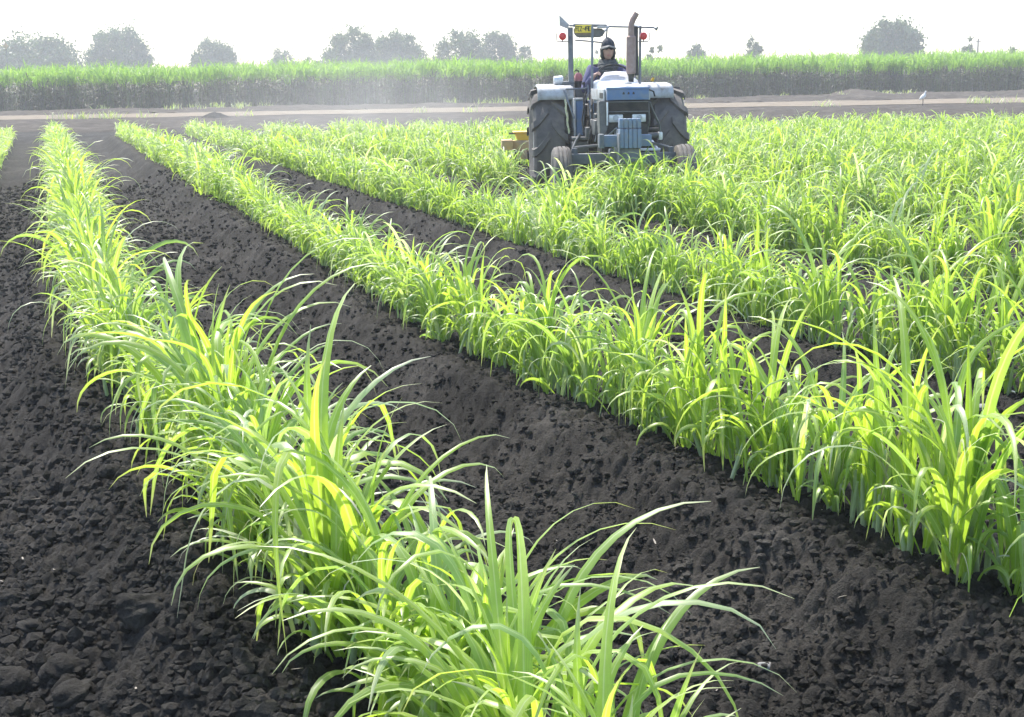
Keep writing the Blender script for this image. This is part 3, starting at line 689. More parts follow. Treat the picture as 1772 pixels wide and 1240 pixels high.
def wheel(name, cx, cy, R, wid, rimR, lugs, ribs, side):
    wr = empty(name); wr.parent = TR; wr.location = (cx, cy, GZ + R)
    mb = MB(); h = wid / 2
    prof = [(-h * 0.72, rimR), (-h * 0.95, rimR + (R - rimR) * 0.35), (-h * 0.98, R * 0.90), (-h * 0.82, R * 0.965), (-h * 0.4, R * 0.985)]
    if ribs:
        for g in (-0.45, 0.0, 0.45):
            prof += [(h * (g - 0.09), R), (h * (g - 0.06), R - 0.016), (h * (g + 0.06), R - 0.016), (h * (g + 0.09), R)]
    else: prof += [(0, R * 0.99)]
    prof += [(h * 0.6, R * 0.985) if ribs else (h * 0.4, R * 0.985), (h * 0.82, R * 0.965), (h * 0.98, R * 0.90), (h * 0.95, rimR + (R - rimR) * 0.35), (h * 0.72, rimR)]
    mb.lathe(prof, 'x', n=64)
    if lugs:
        for k in range(lugs):
            for s in (-1, 1):
                th0 = 2 * PI * (k + (0.5 if s > 0 else 0)) / lugs; pts = []
                for u in (0.0, 0.25, 0.5, 0.75, 0.93, 1.04):
                    th = th0 + 0.26 * (1 - max(0, 1 - u) ** 1.6) * 1.1; rr = R * (0.988 - 0.02 * u * u) - (0.06 * (u - 0.9) * 5 if u > 0.93 else 0)
                    pts.append((u, th, rr))
                hw = 0.042; lh = 0.036
                vs = []
                for (u, th, rr) in pts:
                    x = s * (0.02 + u * h * 0.96)
                    for dth, dr in ((-hw * 1.5 / R, -0.02), (-hw / R, lh), (hw / R, lh), (hw * 1.5 / R, -0.02)):
                        a = th + dth; vs.append((x, (rr + dr) * math.cos(a), (rr + dr) * math.sin(a)))
                fs = [(0, 1, 2, 3)]
                for q in range(len(pts) - 1):
                    for e in range(3): fs.append((q * 4 + e, q * 4 + e + 1, q * 4 + 5 + e, q * 4 + 4 + e))
                e = (len(pts) - 1) * 4; fs.append((e + 3, e + 2, e + 1, e)); mb.add(vs, fs)
    mb.build('tyre', M['rubber'], wr, 40)
    mb = MB(); f = side * h
    mb.lathe([(-h * 0.75, rimR * 0.98), (-h * 0.7, rimR * 1.03), (f * 0.1 - 0.02, rimR * 0.9), (f * 0.1, 0.12), (f * 0.1 + side * 0.05, 0.10), (f * 0.1 + side * 0.055, 0.02)][::1], 'x', n=40)
    mb.lathe([(h * 0.7, rimR * 1.03), (h * 0.75, rimR * 0.98), (h * 0.3, rimR * 0.93), (h * 0.1, rimR * 0.9)], 'x', n=40)
    for k in range(8):
        a = 2 * PI * k / 8; mb.box(f * 0.1 - 0.03, f * 0.1 + 0.03, -0.012 + 0.08 * math.cos(a), 0.012 + 0.08 * math.cos(a), -0.012 + 0.08 * math.sin(a), 0.012 + 0.08 * math.sin(a), 0.003)
    mb.build('rim', M['rim'], wr)
    return wr

fl, fr = LP(972, 300, 0), LP(1183, 300, 0)
for s, x in ((-1, fl.x), (1, fr.x)): wheel('front_wheel', x, 0.0, 0.425, 0.21, 0.22, 0, True, s)
rl, rr_ = LP(948, 300, 2.2), LP(1147, 300, 2.2)
RX = (rl.x, rr_.x)
for s, x in ((-1, rl.x), (1, rr_.x)): wheel('rear_wheel', x, 2.2, 0.73, 0.43, 0.42, 13, False, s)
CXF = (fl.x + fr.x) / 2; CXR = (rl.x + rr_.x) / 2
def CX(ly): return CXF + (CXR - CXF) * ly / 2.2        # middle line as seen

def zz(py, ly, px=1080): return LP(px, py, ly).z
def xx(px, ly, py=200): return LP(px, py, ly).x

# fenders: flat top with rolled front, skirt inside
for (pa, pb, sgn) in ((930, 992, -1), (1098, 1164, 1)):
    x0, x1 = xx(pa, 1.75), xx(pb, 1.75); top = zz(146, 1.75); low = zz(170, 1.75)
    mb = MB(); th = 0.012
    path = [(1.66, low - 0.0), (1.665, low + 0.06), (1.69, top - 0.05), (1.74, top - 0.012), (1.85, top), (2.2, top + 0.02), (2.55, top), (2.72, top - 0.06), (2.82, top - 0.22)]
    for (a, za), (b, zb) in zip(path, path[1:]): pass
    vs = []; fs = []
    for k, (yy, z) in enumerate(path):
        for x in (x0, x0 + 0.02, x1 - 0.02, x1):
            dz = -0.018 if x in (x0, x1) else 0
            vs += [(x, yy, z + dz)]
    n = len(path)
    for k in range(n - 1):
        for e in range(3): fs.append((k * 4 + e, k * 4 + e + 1, k * 4 + 5 + e, k * 4 + 4 + e))
    mb.add(vs, fs)
    xin = x1 if sgn < 0 else x0
    vs = [(xin, yy, z - 0.01) for yy, z in path] + [(xin, 2.75, 0.75), (xin, 2.2, 0.55), (xin, 1.75, 0.75)]
    mb.add(vs, [tuple(range(len(vs)))])
    o = mb.build('fender', M['white'], TR); so_ = o.modifiers.new('thickness', 'SOLIDIFY'); so_.thickness = 0.014; so_.offset = -1
    if sgn < 0:
        # work lamp canister lying on the fender
        a = LP(970, 138, 2.0); mb = MB(); mb.lathe([(-0.06, 0.03), (-0.055, 0.052), (0.05, 0.06), (0.06, 0.045)], 'x', (a.x - 0.03, 2.0, top + 0.065), 20); mb.box(a.x - 0.03, a.x - 0.01, 1.97, 2.03, top - 0.005, top + 0.05, 0.003); mb.build('fender_lamp', M['silver'], TR)
        mb = MB(); mb.box(a.x + 0.02, a.x + 0.17, 1.9, 2.08, top + 0.002, top + 0.055, 0.02); mb.build('tool_box', M['grey'], TR)

# hood
FY = -0.45; HB = 1.35
hx0, hx1 = xx(1051, FY), xx(1123, FY); hc = (hx0 + hx1) / 2; hw = (hx1 - hx0) / 2
ht, hbz = zz(149, FY), zz(173, FY)
mb = MB(); vs = []; fs = []
secs = [(FY + 0.05, hw, ht - 0.015, hbz), (FY + 0.12, hw + 0.003, ht, hbz), (0.3, hw + 0.01, ht + 0.03, hbz - 0.03), (HB - 0.5, hw + 0.015, ht + 0.055, hbz - 0.05), (HB, hw + 0.02, ht + 0.07, hbz - 0.05)]
for (yy, w2, zt, zb) in secs:
    c = hc + (CX(yy) - CX(FY)) ; r = 0.05
    vs += [(c - w2, yy, zb), (c - w2, yy, zt - r), (c - w2 + r * 0.35, yy, zt - r * 0.35), (c - w2 + r, yy, zt), (c, yy, zt + 0.012), (c + w2 - r, yy, zt), (c + w2 - r * 0.35, yy, zt - r * 0.35), (c + w2, yy, zt - r), (c + w2, yy, zb)]
for k in range(len(secs) - 1):
    for e in range(8): fs.append((k * 9 + e, k * 9 + e + 1, k * 9 + 10 + e, k * 9 + 9 + e))
fs.append(tuple(range(9))); fs.append(tuple(range(len(vs) - 1, len(vs) - 10, -1)))
mb.add(vs, fs); HOOD = mb.build('hood', M['hood'], TR)
mb = MB(); mb.box(hx0 - 0.002, hx1 + 0.002, FY, FY + 0.07, hbz, ht - 0.012, 0.016)
mb.box(hx0 - 0.008, hx1 + 0.008, FY - 0.008, FY + 0.06, ht - 0.035, ht - 0.01, 0.008); mb.build('nose_panel', M['blue'], HOOD)
mb = MB()   # three small dark marks left by the lost badge letters
zc = (ht + hbz) / 2
for k in (-1, 0, 1):
    c = hc + 0.004 + k * 0.055; mb.prism([(c - 0.013, zc - 0.012), (c + 0.013, zc - 0.012), (c + 0.008, zc + 0.012), (c - 0.006, zc + 0.013)], FY - 0.004, FY + 0.004)
mb.build('badge_mark', M['dark'], HOOD)
# white side panel with vent windows on the hood's flank
for s in (-1, 1):
    xs_ = (hx0 - 0.03, hx0 - 0.008) if s < 0 else (hx1 + 0.008, hx1 + 0.03)
    mb = MB(); mb.box(*xs_, FY + 0.12, HB - 0.2, hbz - 0.005, ht - 0.03, 0.006); P_ = mb.build('hood_side', M['white'], HOOD)
    mb = MB()
    for k in range(2):
        y0 = FY + 0.17 + k * 0.2; x0 = xs_[0] - 0.002 if s < 0 else xs_[1] + 0.002; mb.box(x0 - 0.003, x0 + 0.003, y0, y0 + 0.15, hbz + 0.02, ht - 0.07, 0)
    mb.build('vent', M['dark'], P_)
# cowl in front of the steering wheel, instrument hump
mb = MB(); yA, yB = HB - 0.45, HB + 0.02; x0, x1 = xx(1030, yB), xx(1098, yB); zt = zz(121, yB)
vs = []; fs = []
for (yy, xa, xb, z) in ((yA, x0 + 0.03, x1 - 0.01, ht + 0.05), (yA + 0.12, x0 + 0.02, x1, ht + 0.12), (yB - 0.06, x0 + 0.05, x1 - 0.03, zt - 0.01), (yB, x0 + 0.05, x1 - 0.03, zt - 0.02)):
    c = (xa + xb) / 2; w2 = (xb - xa) / 2
    vs += [(c - w2, yy, ht - 0.06), (c - w2 * 0.97, yy, (ht + z) / 2), (c - w2 * 0.7, yy, z - 0.012), (c, yy, z), (c + w2 * 0.7, yy, z - 0.012), (c + w2 * 0.97, yy, (ht + z) / 2), (c + w2, yy, ht - 0.06)]
for k in range(3):
    for e in range(6): fs.append((k * 7 + e, k * 7 + e + 1, k * 7 + 8 + e, k * 7 + 7 + e))
fs.append(tuple(range(7))); fs.append(tuple(range(27, 20, -1)))
mb.add(vs, fs); mb.build('dashboard', M['white'], TR)

# grille, lamps, radiator opening
gz0, gz1 = zz(194, FY + 0.03), zz(174, FY + 0.03)
mb = MB(); mb.box(hx0 - 0.004, hx1 + 0.004, FY + 0.03, FY + 0.5, gz0, gz1, 0.008)
for k in range(6):
    z = gz0 + (gz1 - gz0) * (k + 0.7) / 6.5; mb.box(hx0 + 0.02, hx1 - 0.02, FY + 0.018, FY + 0.032, z - 0.004, z + 0.004, 0)
mb.build('grille', M['dark'], TR)
lz0, lz1 = zz(212, FY), zz(195, FY)
mb = MB(); mb.box(hx0, hx1, FY + 0.09, FY + 0.13, lz0 - 0.15, lz1 + 0.003, 0)
mb.box(hx0, hx1, FY + 0.03, FY + 0.1, lz1 - 0.012, lz1 + 0.002, 0.002); mb.box(hx0, hx0 + 0.014, FY + 0.03, FY + 0.12, lz0 - 0.01, lz1 - 0.012, 0.002); mb.box(hx1 - 0.014, hx1, FY + 0.03, FY + 0.12, lz0 - 0.01, lz1 - 0.012, 0.002)
mb.build('lamp_housing', M['dark'], TR)
for a, b in ((1054, 1079), (1095, 1119)):
    x0, x1 = xx(a, FY), xx(b, FY); mb = MB(); mb.box(x0, x1, FY + 0.045, FY + 0.089, lz0 + 0.004, lz1 - 0.016, 0.012)
    hl = mb.build('headlight', M['silver'], TR)
    mb = MB(); mb.lathe([(0, 0.034), (-0.012, 0.03), (-0.018, 0.012)], 'y', ((x0 + x1) / 2, FY + 0.046, (lz0 + lz1) / 2 - 0.005), 20); mb.build('bulb', M['white'], hl)
# engine, side frames and gearbox
mb = MB(); c = CX(0.6)
mb.box(c - 0.19, c + 0.19, FY + 0.14, HB + 0.2, zz(240, 0.3), hbz - 0.04, 0.02); mb.box(c - 0.23, c + 0.23, 0.2, 0.75, 0.62, 1.0, 0.02)
for k in range(4): mb.lathe([(-0.26, 0.045), (-0.19, 0.05)], 'x', (c, 0.25 + k * 0.16, 0.98), 14)
mb.box(c - 0.22, c + 0.22, HB - 0.05, 2.4, 0.52, 0.96, 0.03); mb.lathe([(-0.72, 0.11), (-0.3, 0.14), (0.3, 0.14), (0.72, 0.11)], 'x', (CXR, 2.2, 0.62), 18)
mb.build('engine_block', M['dark'], TR)
mb = MB(); mb.box(CXR - 0.55, CXR + 0.55, 2.35, 2.6, 0.42, 1.16, 0.03); mb.box(CXR - 0.58, CXR - 0.2, 1.55, 2.3, 0.84, 0.88, 0.01); mb.box(CXR + 0.2, CXR + 0.58, 1.3, 2.3, 0.84, 0.88, 0.01); mb.box(CXR - 0.35, CXR + 0.35, 1.5, 2.3, 0.36, 0.60, 0.02)
mb.build('rear_housing', M['dark'], TR)
mb = MB()
for px0, px1 in ((1036, 1051),):
    x0, x1 = xx(px0, FY + 0.1), xx(px1, FY + 0.1); mb.prism([(x0, gz1), (x1, gz1), (x1 + 0.0, zz(222, FY)), (x1 - 0.03, zz(232, FY)), (x0 + 0.01, zz(232, FY))], FY + 0.06, FY + 0.34, 0.01)
mb.build('side_cover', M['grey'], TR)
# front bolster, bumper bar and weights
bz0, bz1 = zz(253, -0.7), zz(233, -0.7)
mb = MB(); mb.box(xx(1040, -0.7), xx(1127, -0.7), -0.74, -0.62, bz0, bz1, 0.008); mb.build('weight_carrier', M['dullblue'], TR)
mb = MB(); x0 = xx(1038, -0.7)
mb.box(x0 - 0.012, x0 + 0.04, -0.77, -0.6, bz0 - 0.012, bz1 + 0.012, 0.004)
for k in range(2):
    for q in range(3): mb.lathe([(-0.775, 0.009), (-0.765, 0.009)], 'y', (x0 + 0.002 + 0.022 * k, 0, bz0 + 0.025 + q * 0.04), 8)
mb.build('carrier_bracket', M['greyblue'], TR)
w0, w1 = xx(1071, -0.85), xx(1109, -0.85); nwt = 5; pw = (w1 - w0) / nwt
za, zb, zc_, zd = zz(205, -0.85), zz(239, -0.85), zz(243, -0.85), zz(277, -0.85)
for k in range(nwt):
    x0 = w0 + k * pw + 0.0025; x1 = w0 + (k + 1) * pw - 0.0025
    for (t_, b_, y0) in ((za, (za + zb) / 2 + 0.004, -0.90), ((za + zb) / 2 - 0.004, bz0 - 0.01, -0.92)):
        mb = MB(); mb.box(x0, x1, y0, -0.75, b_, t_, 0.006); mb.build('ballast_weight', M['dullblue'], TR)
mb = MB(); mb.box(w0 - 0.01, w0 + 0.003, -0.94, -0.72, zd - 0.03, zb + 0.05, 0.004); mb.box(w0 - 0.0, w1 + 0.0, -0.72, -0.3, zd + 0.06, bz1 + 0.06, 0.01)
mb.box(w0 + 0.004, w1 - 0.004, -0.87, -0.735, zd - 0.02, bz0 - 0.014, 0.012); mb.build('bolster', M['greyblue'], TR)
# front axle
az0, az1 = zz(282, 0, 1080), zz(264, 0, 1080)
mb = MB(); c = CXF
mb.box(c - 0.62, c - 0.12, -0.06, 0.06, az0, az1, 0.012); mb.box(c + 0.12, c + 0.62, -0.06, 0.06, az0, az1, 0.012); mb.box(c - 0.16, c + 0.16, -0.09, 0.09, az0 - 0.03, az1 + 0.05, 0.02)
for k in range(5):
    for s in (-1, 1): mb.lathe([(-0.068, 0.014), (-0.055, 0.014)], 'y', (c + s * (0.24 + k * 0.075), 0, (az0 + az1) / 2), 8)
for s, x in ((-1, fl.x), (1, fr.x)):
    xi = x - s * 0.13; mb.lathe([(az0 - 0.12, 0.04), (az1 + 0.06, 0.035)], 'z', (xi - s * 0.02, 0, 0), 12); mb.lathe([(-0.09, 0.06), (0.06, 0.045)], 'x', (x - s * 0.06, 0, GZ + 0.425), 14)
mb.build('front_axle', M['greyblue'], TR)
mb = MB(); mb.tube([(fl.x + 0.16, 0.12, az1 + 0.06), (c - 0.05, 0.14, az1 + 0.1), (c + 0.3, 0.14, az1 + 0.11), (fr.x - 0.16, 0.12, az1 + 0.05)], 0.018, 8)
mb.tube([(c + 0.12, 0.1, zz(236, 0.1)), (c + 0.42, 0.1, zz(233, 0.1, 1140))], [0.035, 0.03], 12); mb.build('steering_rod', M['grey'], TR)
p = LP(1143, 234, 0.1); mb = MB(); mb.box(p.x - 0.025, p.x + 0.02, 0.06, 0.16, p.z - 0.05, p.z + 0.04, 0.012); mb.build('rod_end', M['silver'], TR)
mb = MB(); mb.tube([LP(1124, 176, -0.2), LP(1130, 192, -0.1), LP(1141, 214, 0.05), LP(1143, 232, 0.1)], 0.012, 8); mb.tube([LP(1122, 178, -0.2), LP(1124, 205, -0.2), LP(1120, 228, -0.15)], 0.009, 8)
mb.build('hydraulic_hose', M['tube'], TR)
mb = MB(); mb.tube([LP(1124, 155, -0.35), LP(1131, 158, -0.3), LP(1133, 166, -0.28)], 0.009, 8); mb.build('hood_catch', M['dark'], TR)
mb = MB(); mb.tube([LP(1127, 245, 0.3), LP(1140, 262, 0.15)], [0.03, 0.02], 8); mb.box(c + 0.15, c + 0.45, 0.1, 0.2, az1 + 0.01, az1 + 0.04, 0.006); mb.build('linkage', M['silver'], TR)

# exhaust
ex = LP(1092, 100, 0.55); e0, e1 = zz(126, 0.55, 1092), zz(62, 0.55, 1092)
mb = MB(); mb.lathe([(ht + 0.0, 0.03), (e0 - 0.03, 0.034), (e0 - 0.028, 0.04), (e0 - 0.012, 0.045)], 'z', (ex.x, 0.55, 0), 18)
EX = mb.build('exhaust_stub', M['dark'], TR)
mb = MB(); r_ = 0.056; mb.lathe([(e0 - 0.012, 0.045), (e0, r_), (e1 - 0.01, r_), (e1 + 0.004, 0.04)], 'z', (ex.x, 0.55, 0), 26); mb.build('muffler', M['rust'], TR)
mb = MB(); mb.tube([(ex.x, 0.55, e1)] + [LP(a, b, 0.55) for a, b in ((1092, 50), (1092.5, 42), (1095, 34), (1099, 27), (1102, 22))], [0.036, 0.036, 0.036, 0.036, 0.035, 0.033], 16); mb.build('exhaust_pipe', M['rust'], TR)
mb = MB(); mb.tube([LP(1101, 46, 1.7), LP(1102, 130, 1.7)], 0.022, 10); mb.build('frame_post', M['dark'], TR)

# cab frame
mb = MB(); pa, pb = LP(986, 47, 1.95), LP(988, 148, 1.95)
mb.prism([(pa.x - 0.018, pb.z - 0.3), (pa.x + 0.040, pb.z - 0.3), (pa.x + 0.036, pa.z), (pa.x - 0.028, pa.z)], 1.90, 1.96, 0.004); mb.build('frame_post', M['tube'], TR)
mb = MB(); mb.tube([LP(1108, 45, 1.95), LP(1107, 150, 1.95)], 0.017, 10); mb.build('frame_post', M['tube'], TR)
mb = MB(); mb.tube([LP(1025, 44, 1.2), LP(1024.5, 140, 1.15), LP(1022, 232, 1.1)], 0.0155, 10); mb.build('frame_post', M['tube'], TR)
mb = MB(); a, b = LP(985, 44, 1.9), LP(1137, 47.5, 1.9); mb.tube([a, b], 0.012, 8); mb.tube([LP(993, 42.5, 1.4), LP(1050, 43.5, 1.4)], 0.014, 8); mb.tube([LP(993, 44, 1.9), LP(993, 44, 1.2)], 0.018, 8); mb.tube([LP(1108, 46, 1.9), LP(1096, 43, 2.7)], 0.015, 8)
mb.tube([LP(1132, 47.5, 1.88), LP(1137, 49, 1.86)], [0.012, 0.03], 8)
mb.tube([LP(995, 69, 1.9), LP(1020, 71, 1.9), LP(1048, 74, 1.9)], 0.010, 8); mb.tube([LP(1051, 46, 1.9), LP(1049, 68, 1.9), LP(1049, 80, 1.95)], 0.010, 8); mb.tube([LP(1053, 46, 1.9), LP(1044, 56, 1.7)], 0.012, 8)
mb.build('roof_frame', M['tube'], TR)
# dark curved roof pan seen from below / front
mb = MB(); a, b = LP(993, 47, 1.35), LP(1047, 64, 1.35); x0, x1, z1, z0 = a.x, b.x, a.z, b.z; w_ = x1 - x0; h_ = z1 - z0
mb.prism([(x0, z1), (x0 + 0.0 * w_, z1 - 0.5 * h_), (x0 + 0.05 * w_, z0 + 0.2 * h_), (x0 + 0.14 * w_, z0), (x1 - 0.12 * w_, z0), (x1 - 0.04 * w_, z0 + 0.25 * h_), (x1, z1 - 0.45 * h_), (x1 - 0.06 * w_, z1 - 0.02)], 1.33, 1.42, 0.012)
mb.build('roof_pan', M['grey'], TR)
mb = MB(); mb.box(x0 + 0.28, x1 + 0.02, 1.25, 1.36, z1 - 0.015, z1 + 0.008, 0.006); mb.build('roof_edge', M['white'], TR)
# licence plate with its characters, built from strokes
a, b = LP(994.5, 43, 1.28), LP(1024, 56, 1.28); px0, px1, pz1, pz0 = a.x, b.x, a.z, b.z
mb = MB(); mb.box(px0, px1, 1.275, 1.285, pz0, pz1, 0.003); PL = mb.build('number_plate', M['plate'], TR)
G = {'F': ['l0,0,0,1', '0,1,1,1', '0,.55,.8,.55'], 'C': ['1,1,0,1', '0,1,0,0', '0,0,1,0'], 'Z': ['0,1,1,1', '1,1,0,0', '0,0,1,0'], '-': ['.1,.5,.9,.5'],
     '4': ['.8,0,.8,1', '.8,1,0,.35', '0,.35,1,.35'], '9': ['1,.5,0,.5', '0,.5,0,1', '0,1,1,1', '1,1,1,0']}
txt = 'FCZ-49C'; mb = MB(); cw = (px1 - px0) * 0.9 / len(txt); hh = (pz1 - pz0) * 0.58; bz = pz0 + (pz1 - pz0) * 0.22
for k, ch in enumerate(txt):
    ox = px0 + (px1 - px0) * 0.05 + k * cw + cw * 0.12; gw = cw * 0.68
    for st in G[ch]:
        a0, b0, a1, b1 = [float(v) for v in st.replace('l', '').split(',')]
        A = Vector((ox + a0 * gw, 0, bz + b0 * hh)); B = Vector((ox + a1 * gw, 0, bz + b1 * hh)); d = (B - A).normalized(); nrm = Vector((-d.z, 0, d.x)) * 0.0038; e = d * 0.003
        q = [A - e - nrm, B + e - nrm, B + e + nrm, A - e + nrm]; mb.prism([(v.x, v.z) for v in q], 1.271, 1.2765)
mb.build('lettering', M['ink'], PL)
# red lamps in their wire guards
for px, py, s in ((973.5, 62.5, -1), (1113.5, 62, 1)):
    p = LP(px, py, 1.85); mb = MB(); mb.lathe([(-0.035, 0.030), (-0.025, 0.045), (0.0, 0.048), (0.03, 0.042), (0.04, 0.02)], 'y', (p.x, 1.85, p.z), 22); lm = mb.build('warning_lamp', M['red'], TR)
    mb = MB(); g = s * 0.072
    mb.tube([(p.x + g, 1.85, p.z + 0.045), (p.x + g, 1.85, p.z - 0.05), (p.x + g * 0.8, 1.85, p.z - 0.066), (p.x - s * 0.09, 1.85, p.z - 0.064), (p.x - s * 0.09, 1.88, p.z + 0.0)], 0.007, 8)
    mb.tube([(p.x, 1.85, p.z - 0.04), (p.x, 1.85, p.z - 0.075)], 0.008, 8); mb.build('lamp_bracket', M['tube'], lm)
p = LP(979, 40, 1.9); mb = MB(); mb.prism([(LP(967.5, 25, 1.9).x, LP(967.5, 25, 1.9).z), (LP(985, 42, 1.9).x, LP(985, 42, 1.9).z), (LP(983, 50, 1.9).x, LP(983, 50, 1.9).z), (LP(968, 44, 1.9).x, LP(968, 44, 1.9).z)], 1.895, 1.90)
mb.build('sun_flap', M['white'], TR)
# rear light block high on the right post
p = LP(1100, 56, 1.75); mb = MB(); mb.box(p.x - 0.05, p.x + 0.03, 1.72, 1.80, p.z - 0.08, p.z + 0.08, 0.02); mb.build('rear_lamp', M['dark'], TR)

# left platform: tank panel, rails, rope, step
x0, x1 = xx(997, 1.45), xx(1011, 1.45); mb = MB(); mb.box(x0, x1, 1.45, 1.75, zz(232, 1.45), zz(172, 1.45), 0.012); mb.build('side_tank', M['blue'], TR)
mb = MB(); mb.box(x0 - 0.025, x0 - 0.004, 1.43, 1.7, zz(235, 1.45), zz(168, 1.45), 0.006); mb.box(x0 - 0.02, x1, 1.43, 1.7, zz(172, 1.45) + 0.002, zz(168, 1.45), 0.006); mb.build('tank_edge', M['white'], TR)
mb = MB(); mb.tube([LP(994, 205, 1.3), LP(984, 178, 1.35), LP(976, 156, 1.4), LP(979, 154, 1.4), LP(1014, 153, 1.4), LP(1017, 147, 1.4), LP(1019, 158, 1.35), LP(1011, 180, 1.3), LP(1009, 226, 1.3)], 0.012, 8); mb.build('grab_rail', M['tube'], TR)
pts = [LP(978 + 1.0 * math.sin(k * 1.3) * 0.7 + k * 0.55, 172 + k * 4.9, 1.5) for k in range(13)]
mb = MB(); mb.tube(pts, [0.011 + 0.004 * (k % 2) for k in range(13)], 8); mb.build('rope', M['rope'], TR)
mb = MB(); mb.box(xx(990, 1.2), xx(1022, 1.2), 1.1, 1.6, zz(240, 1.2), zz(235, 1.2), 0.008); mb.box(xx(990, 1.2), xx(1018, 1.2), 1.15, 1.5, zz(262, 1.2), zz(243, 1.2), 0.02)
mb.tube([LP(990, 262, 1.0), LP(996, 246, 1.05), LP(1004, 232, 1.1)], 0.02, 8); mb.box(xx(1012, 1.2), xx(1022, 1.2), 1.05, 1.3, zz(236, 1.2), zz(218, 1.2), 0.02); mb.build('step', M['grey'], TR)
mb = MB(); mb.tube([LP(1030, 196, 1.0), LP(1038, 192, 0.7), LP(1044, 190, 0.5)], 0.012, 8); mb.tube([LP(1040, 160, 0.8), LP(1037, 200, 0.8), LP(1030, 245, 0.8)], 0.010, 8); mb.tube([LP(1050, 236, -0.4), LP(1060, 228, -0.5), LP(1067, 222, -0.6)], 0.012, 8); mb.build('control_rod', M['tube'], TR)
mb = MB(); rr2 = random.Random(3)
for k in range(9):
    x_ = 1010 + k * 4.2; y_ = 165 + rr2.uniform(-8, 14)
    mb.tube([LP(x_, y_, 1.0 + 0.05 * k), LP(x_ + rr2.uniform(-5, 5), y_ + 22, 0.95), LP(x_ + rr2.uniform(-8, 6), y_ + 45, 0.9), LP(x_ + rr2.uniform(-10, 8), min(262, y_ + 72), 0.85)], rr2.uniform(0.006, 0.013), 7)
mb.build('cables', M['dark'], TR)
mb = MB(); mb.box(xx(1026, 0.7), xx(1036, 0.7), 0.5, 1.1, zz(232, 0.7), zz(206, 0.7), 0.02); mb.lathe([(zz(206, 0.8), 0.035), (zz(196, 0.8), 0.035), (zz(195, 0.8), 0.02)], 'z', (xx(1032, 0.8), 0.8, 0), 14)
mb.lathe([(zz(250, 0.5), 0.05), (zz(232, 0.5), 0.055)], 'z', (xx(1041, 0.5), 0.5, 0), 14); mb.build('fuel_filter', M['grey'], TR)
mb = MB(); mb.tube([LP(1016, 178, 1.6), LP(1013, 160, 1.6), LP(1010, 146, 1.62)], 0.009, 7); mb.ball(LP(1010, 144, 1.62), 0.022, 12, 8); mb.build('gear_lever', M['dark'], TR)
mb = MB()
for pz in (176, 193): mb.box(hx0 + 0.004, hx1 - 0.004, FY + 0.012, FY + 0.03, zz(pz, FY) - 0.004, zz(pz, FY) + 0.006, 0.002)
mb.build('grille_trim', M['grey'], TR)
mb = MB(); mb.box(xx(1049, -0.42), xx(1051.5, -0.42), -0.47, -0.43, zz(216, -0.42), zz(176, -0.42), 0.002); mb.build('cover_highlight', M['silver'], TR)  # thin silver strip painted in as the highlight along the side cover's edge
# red bottle with its hose on the left of the seat
p = LP(1001, 133, 2.0); mb = MB(); mb.lathe([(p.z - 0.16, 0.035), (p.z - 0.15, 0.05), (p.z - 0.05, 0.05)], 'z', (p.x, 2.0, 0), 18); eb = mb.build('bottle_holder', M['dark'], TR)
mb = MB(); mb.lathe([(p.z - 0.05, 0.046), (p.z - 0.03, 0.052), (p.z + 0.02, 0.05), (p.z + 0.05, 0.03), (p.z + 0.055, 0.014)], 'z', (p.x, 2.0, 0), 20)
mb.build('red_bottle', M['redfade'], eb)
mb = MB(); mb.tube([(p.x, 2.0, p.z + 0.05), (p.x + 0.005, 2.0, p.z + 0.075), (p.x - 0.03, 2.0, p.z + 0.09), (p.x - 0.05, 2.0, p.z + 0.07)], 0.008, 8); mb.build('bottle_valve', M['dark'], eb)
mb = MB(); mb.box(p.x - 0.05, p.x + 0.05, 1.9, 2.1, GZ + 1.15, p.z - 0.15, 0.01); mb.box(p.x + 0.0, p.x + 0.25, 1.8, 2.2, 1.18, 1.22, 0.01); mb.build('platform', M['grey'], TR)
# seat, steering wheel, column
sx = xx(1052, 2.0); mb = MB(); mb.box(sx - 0.23, sx + 0.23, 1.85, 2.28, 1.02, 1.13, 0.035); mb.box(sx - 0.06, sx + 0.06, 1.95, 2.2, 0.9, 1.03, 0.01); mb.build('seat', M['seat'], TR)
mb = MB(); mb.box(sx - 0.22, sx + 0.22, 2.27, 2.35, 1.10, 1.42, 0.035); mb.build('backrest', M['seat'], TR)
swc = Vector((xx(1064, 1.42), 1.46, zz(131, 1.42))); tl = rad(42)
def swp(a, r): return swc + Vector((r * math.cos(a), r * math.sin(a) * math.cos(tl), r * math.sin(a) * math.sin(tl)))
mb = MB(); mb.tube([swp(2 * PI * k / 40, 0.205) for k in range(40)], 0.013, 10, closed=True)
for a in (PI / 2, PI * 7 / 6, PI * 11 / 6): mb.tube([swc, swp(a, 0.2)], 0.009, 8)
mb.tube([swc + Vector((0, 0.0, 0.01)), swc + Vector((0, -0.09, -0.10))], [0.03, 0.02], 10); mb.build('steering_wheel', M['dark'], TR)
mb = MB(); mb.tube([LP(1128, 140, 1.3), LP(1131, 134, 1.3)], [0.02, 0.016], 8); mb.build('side_marker', M['yellow'], TR)
mb = MB(); q = LP(1081, 145, 0.3)
mb.tube([(q.x + 0.05 * math.cos(a * PI / 8) , 0.1 + 0.05 * math.sin(a * PI / 8), ht + 0.028) for a in range(16)], 0.009, 6, closed=True); mb.build('radiator_cap', M['dark'], TR)

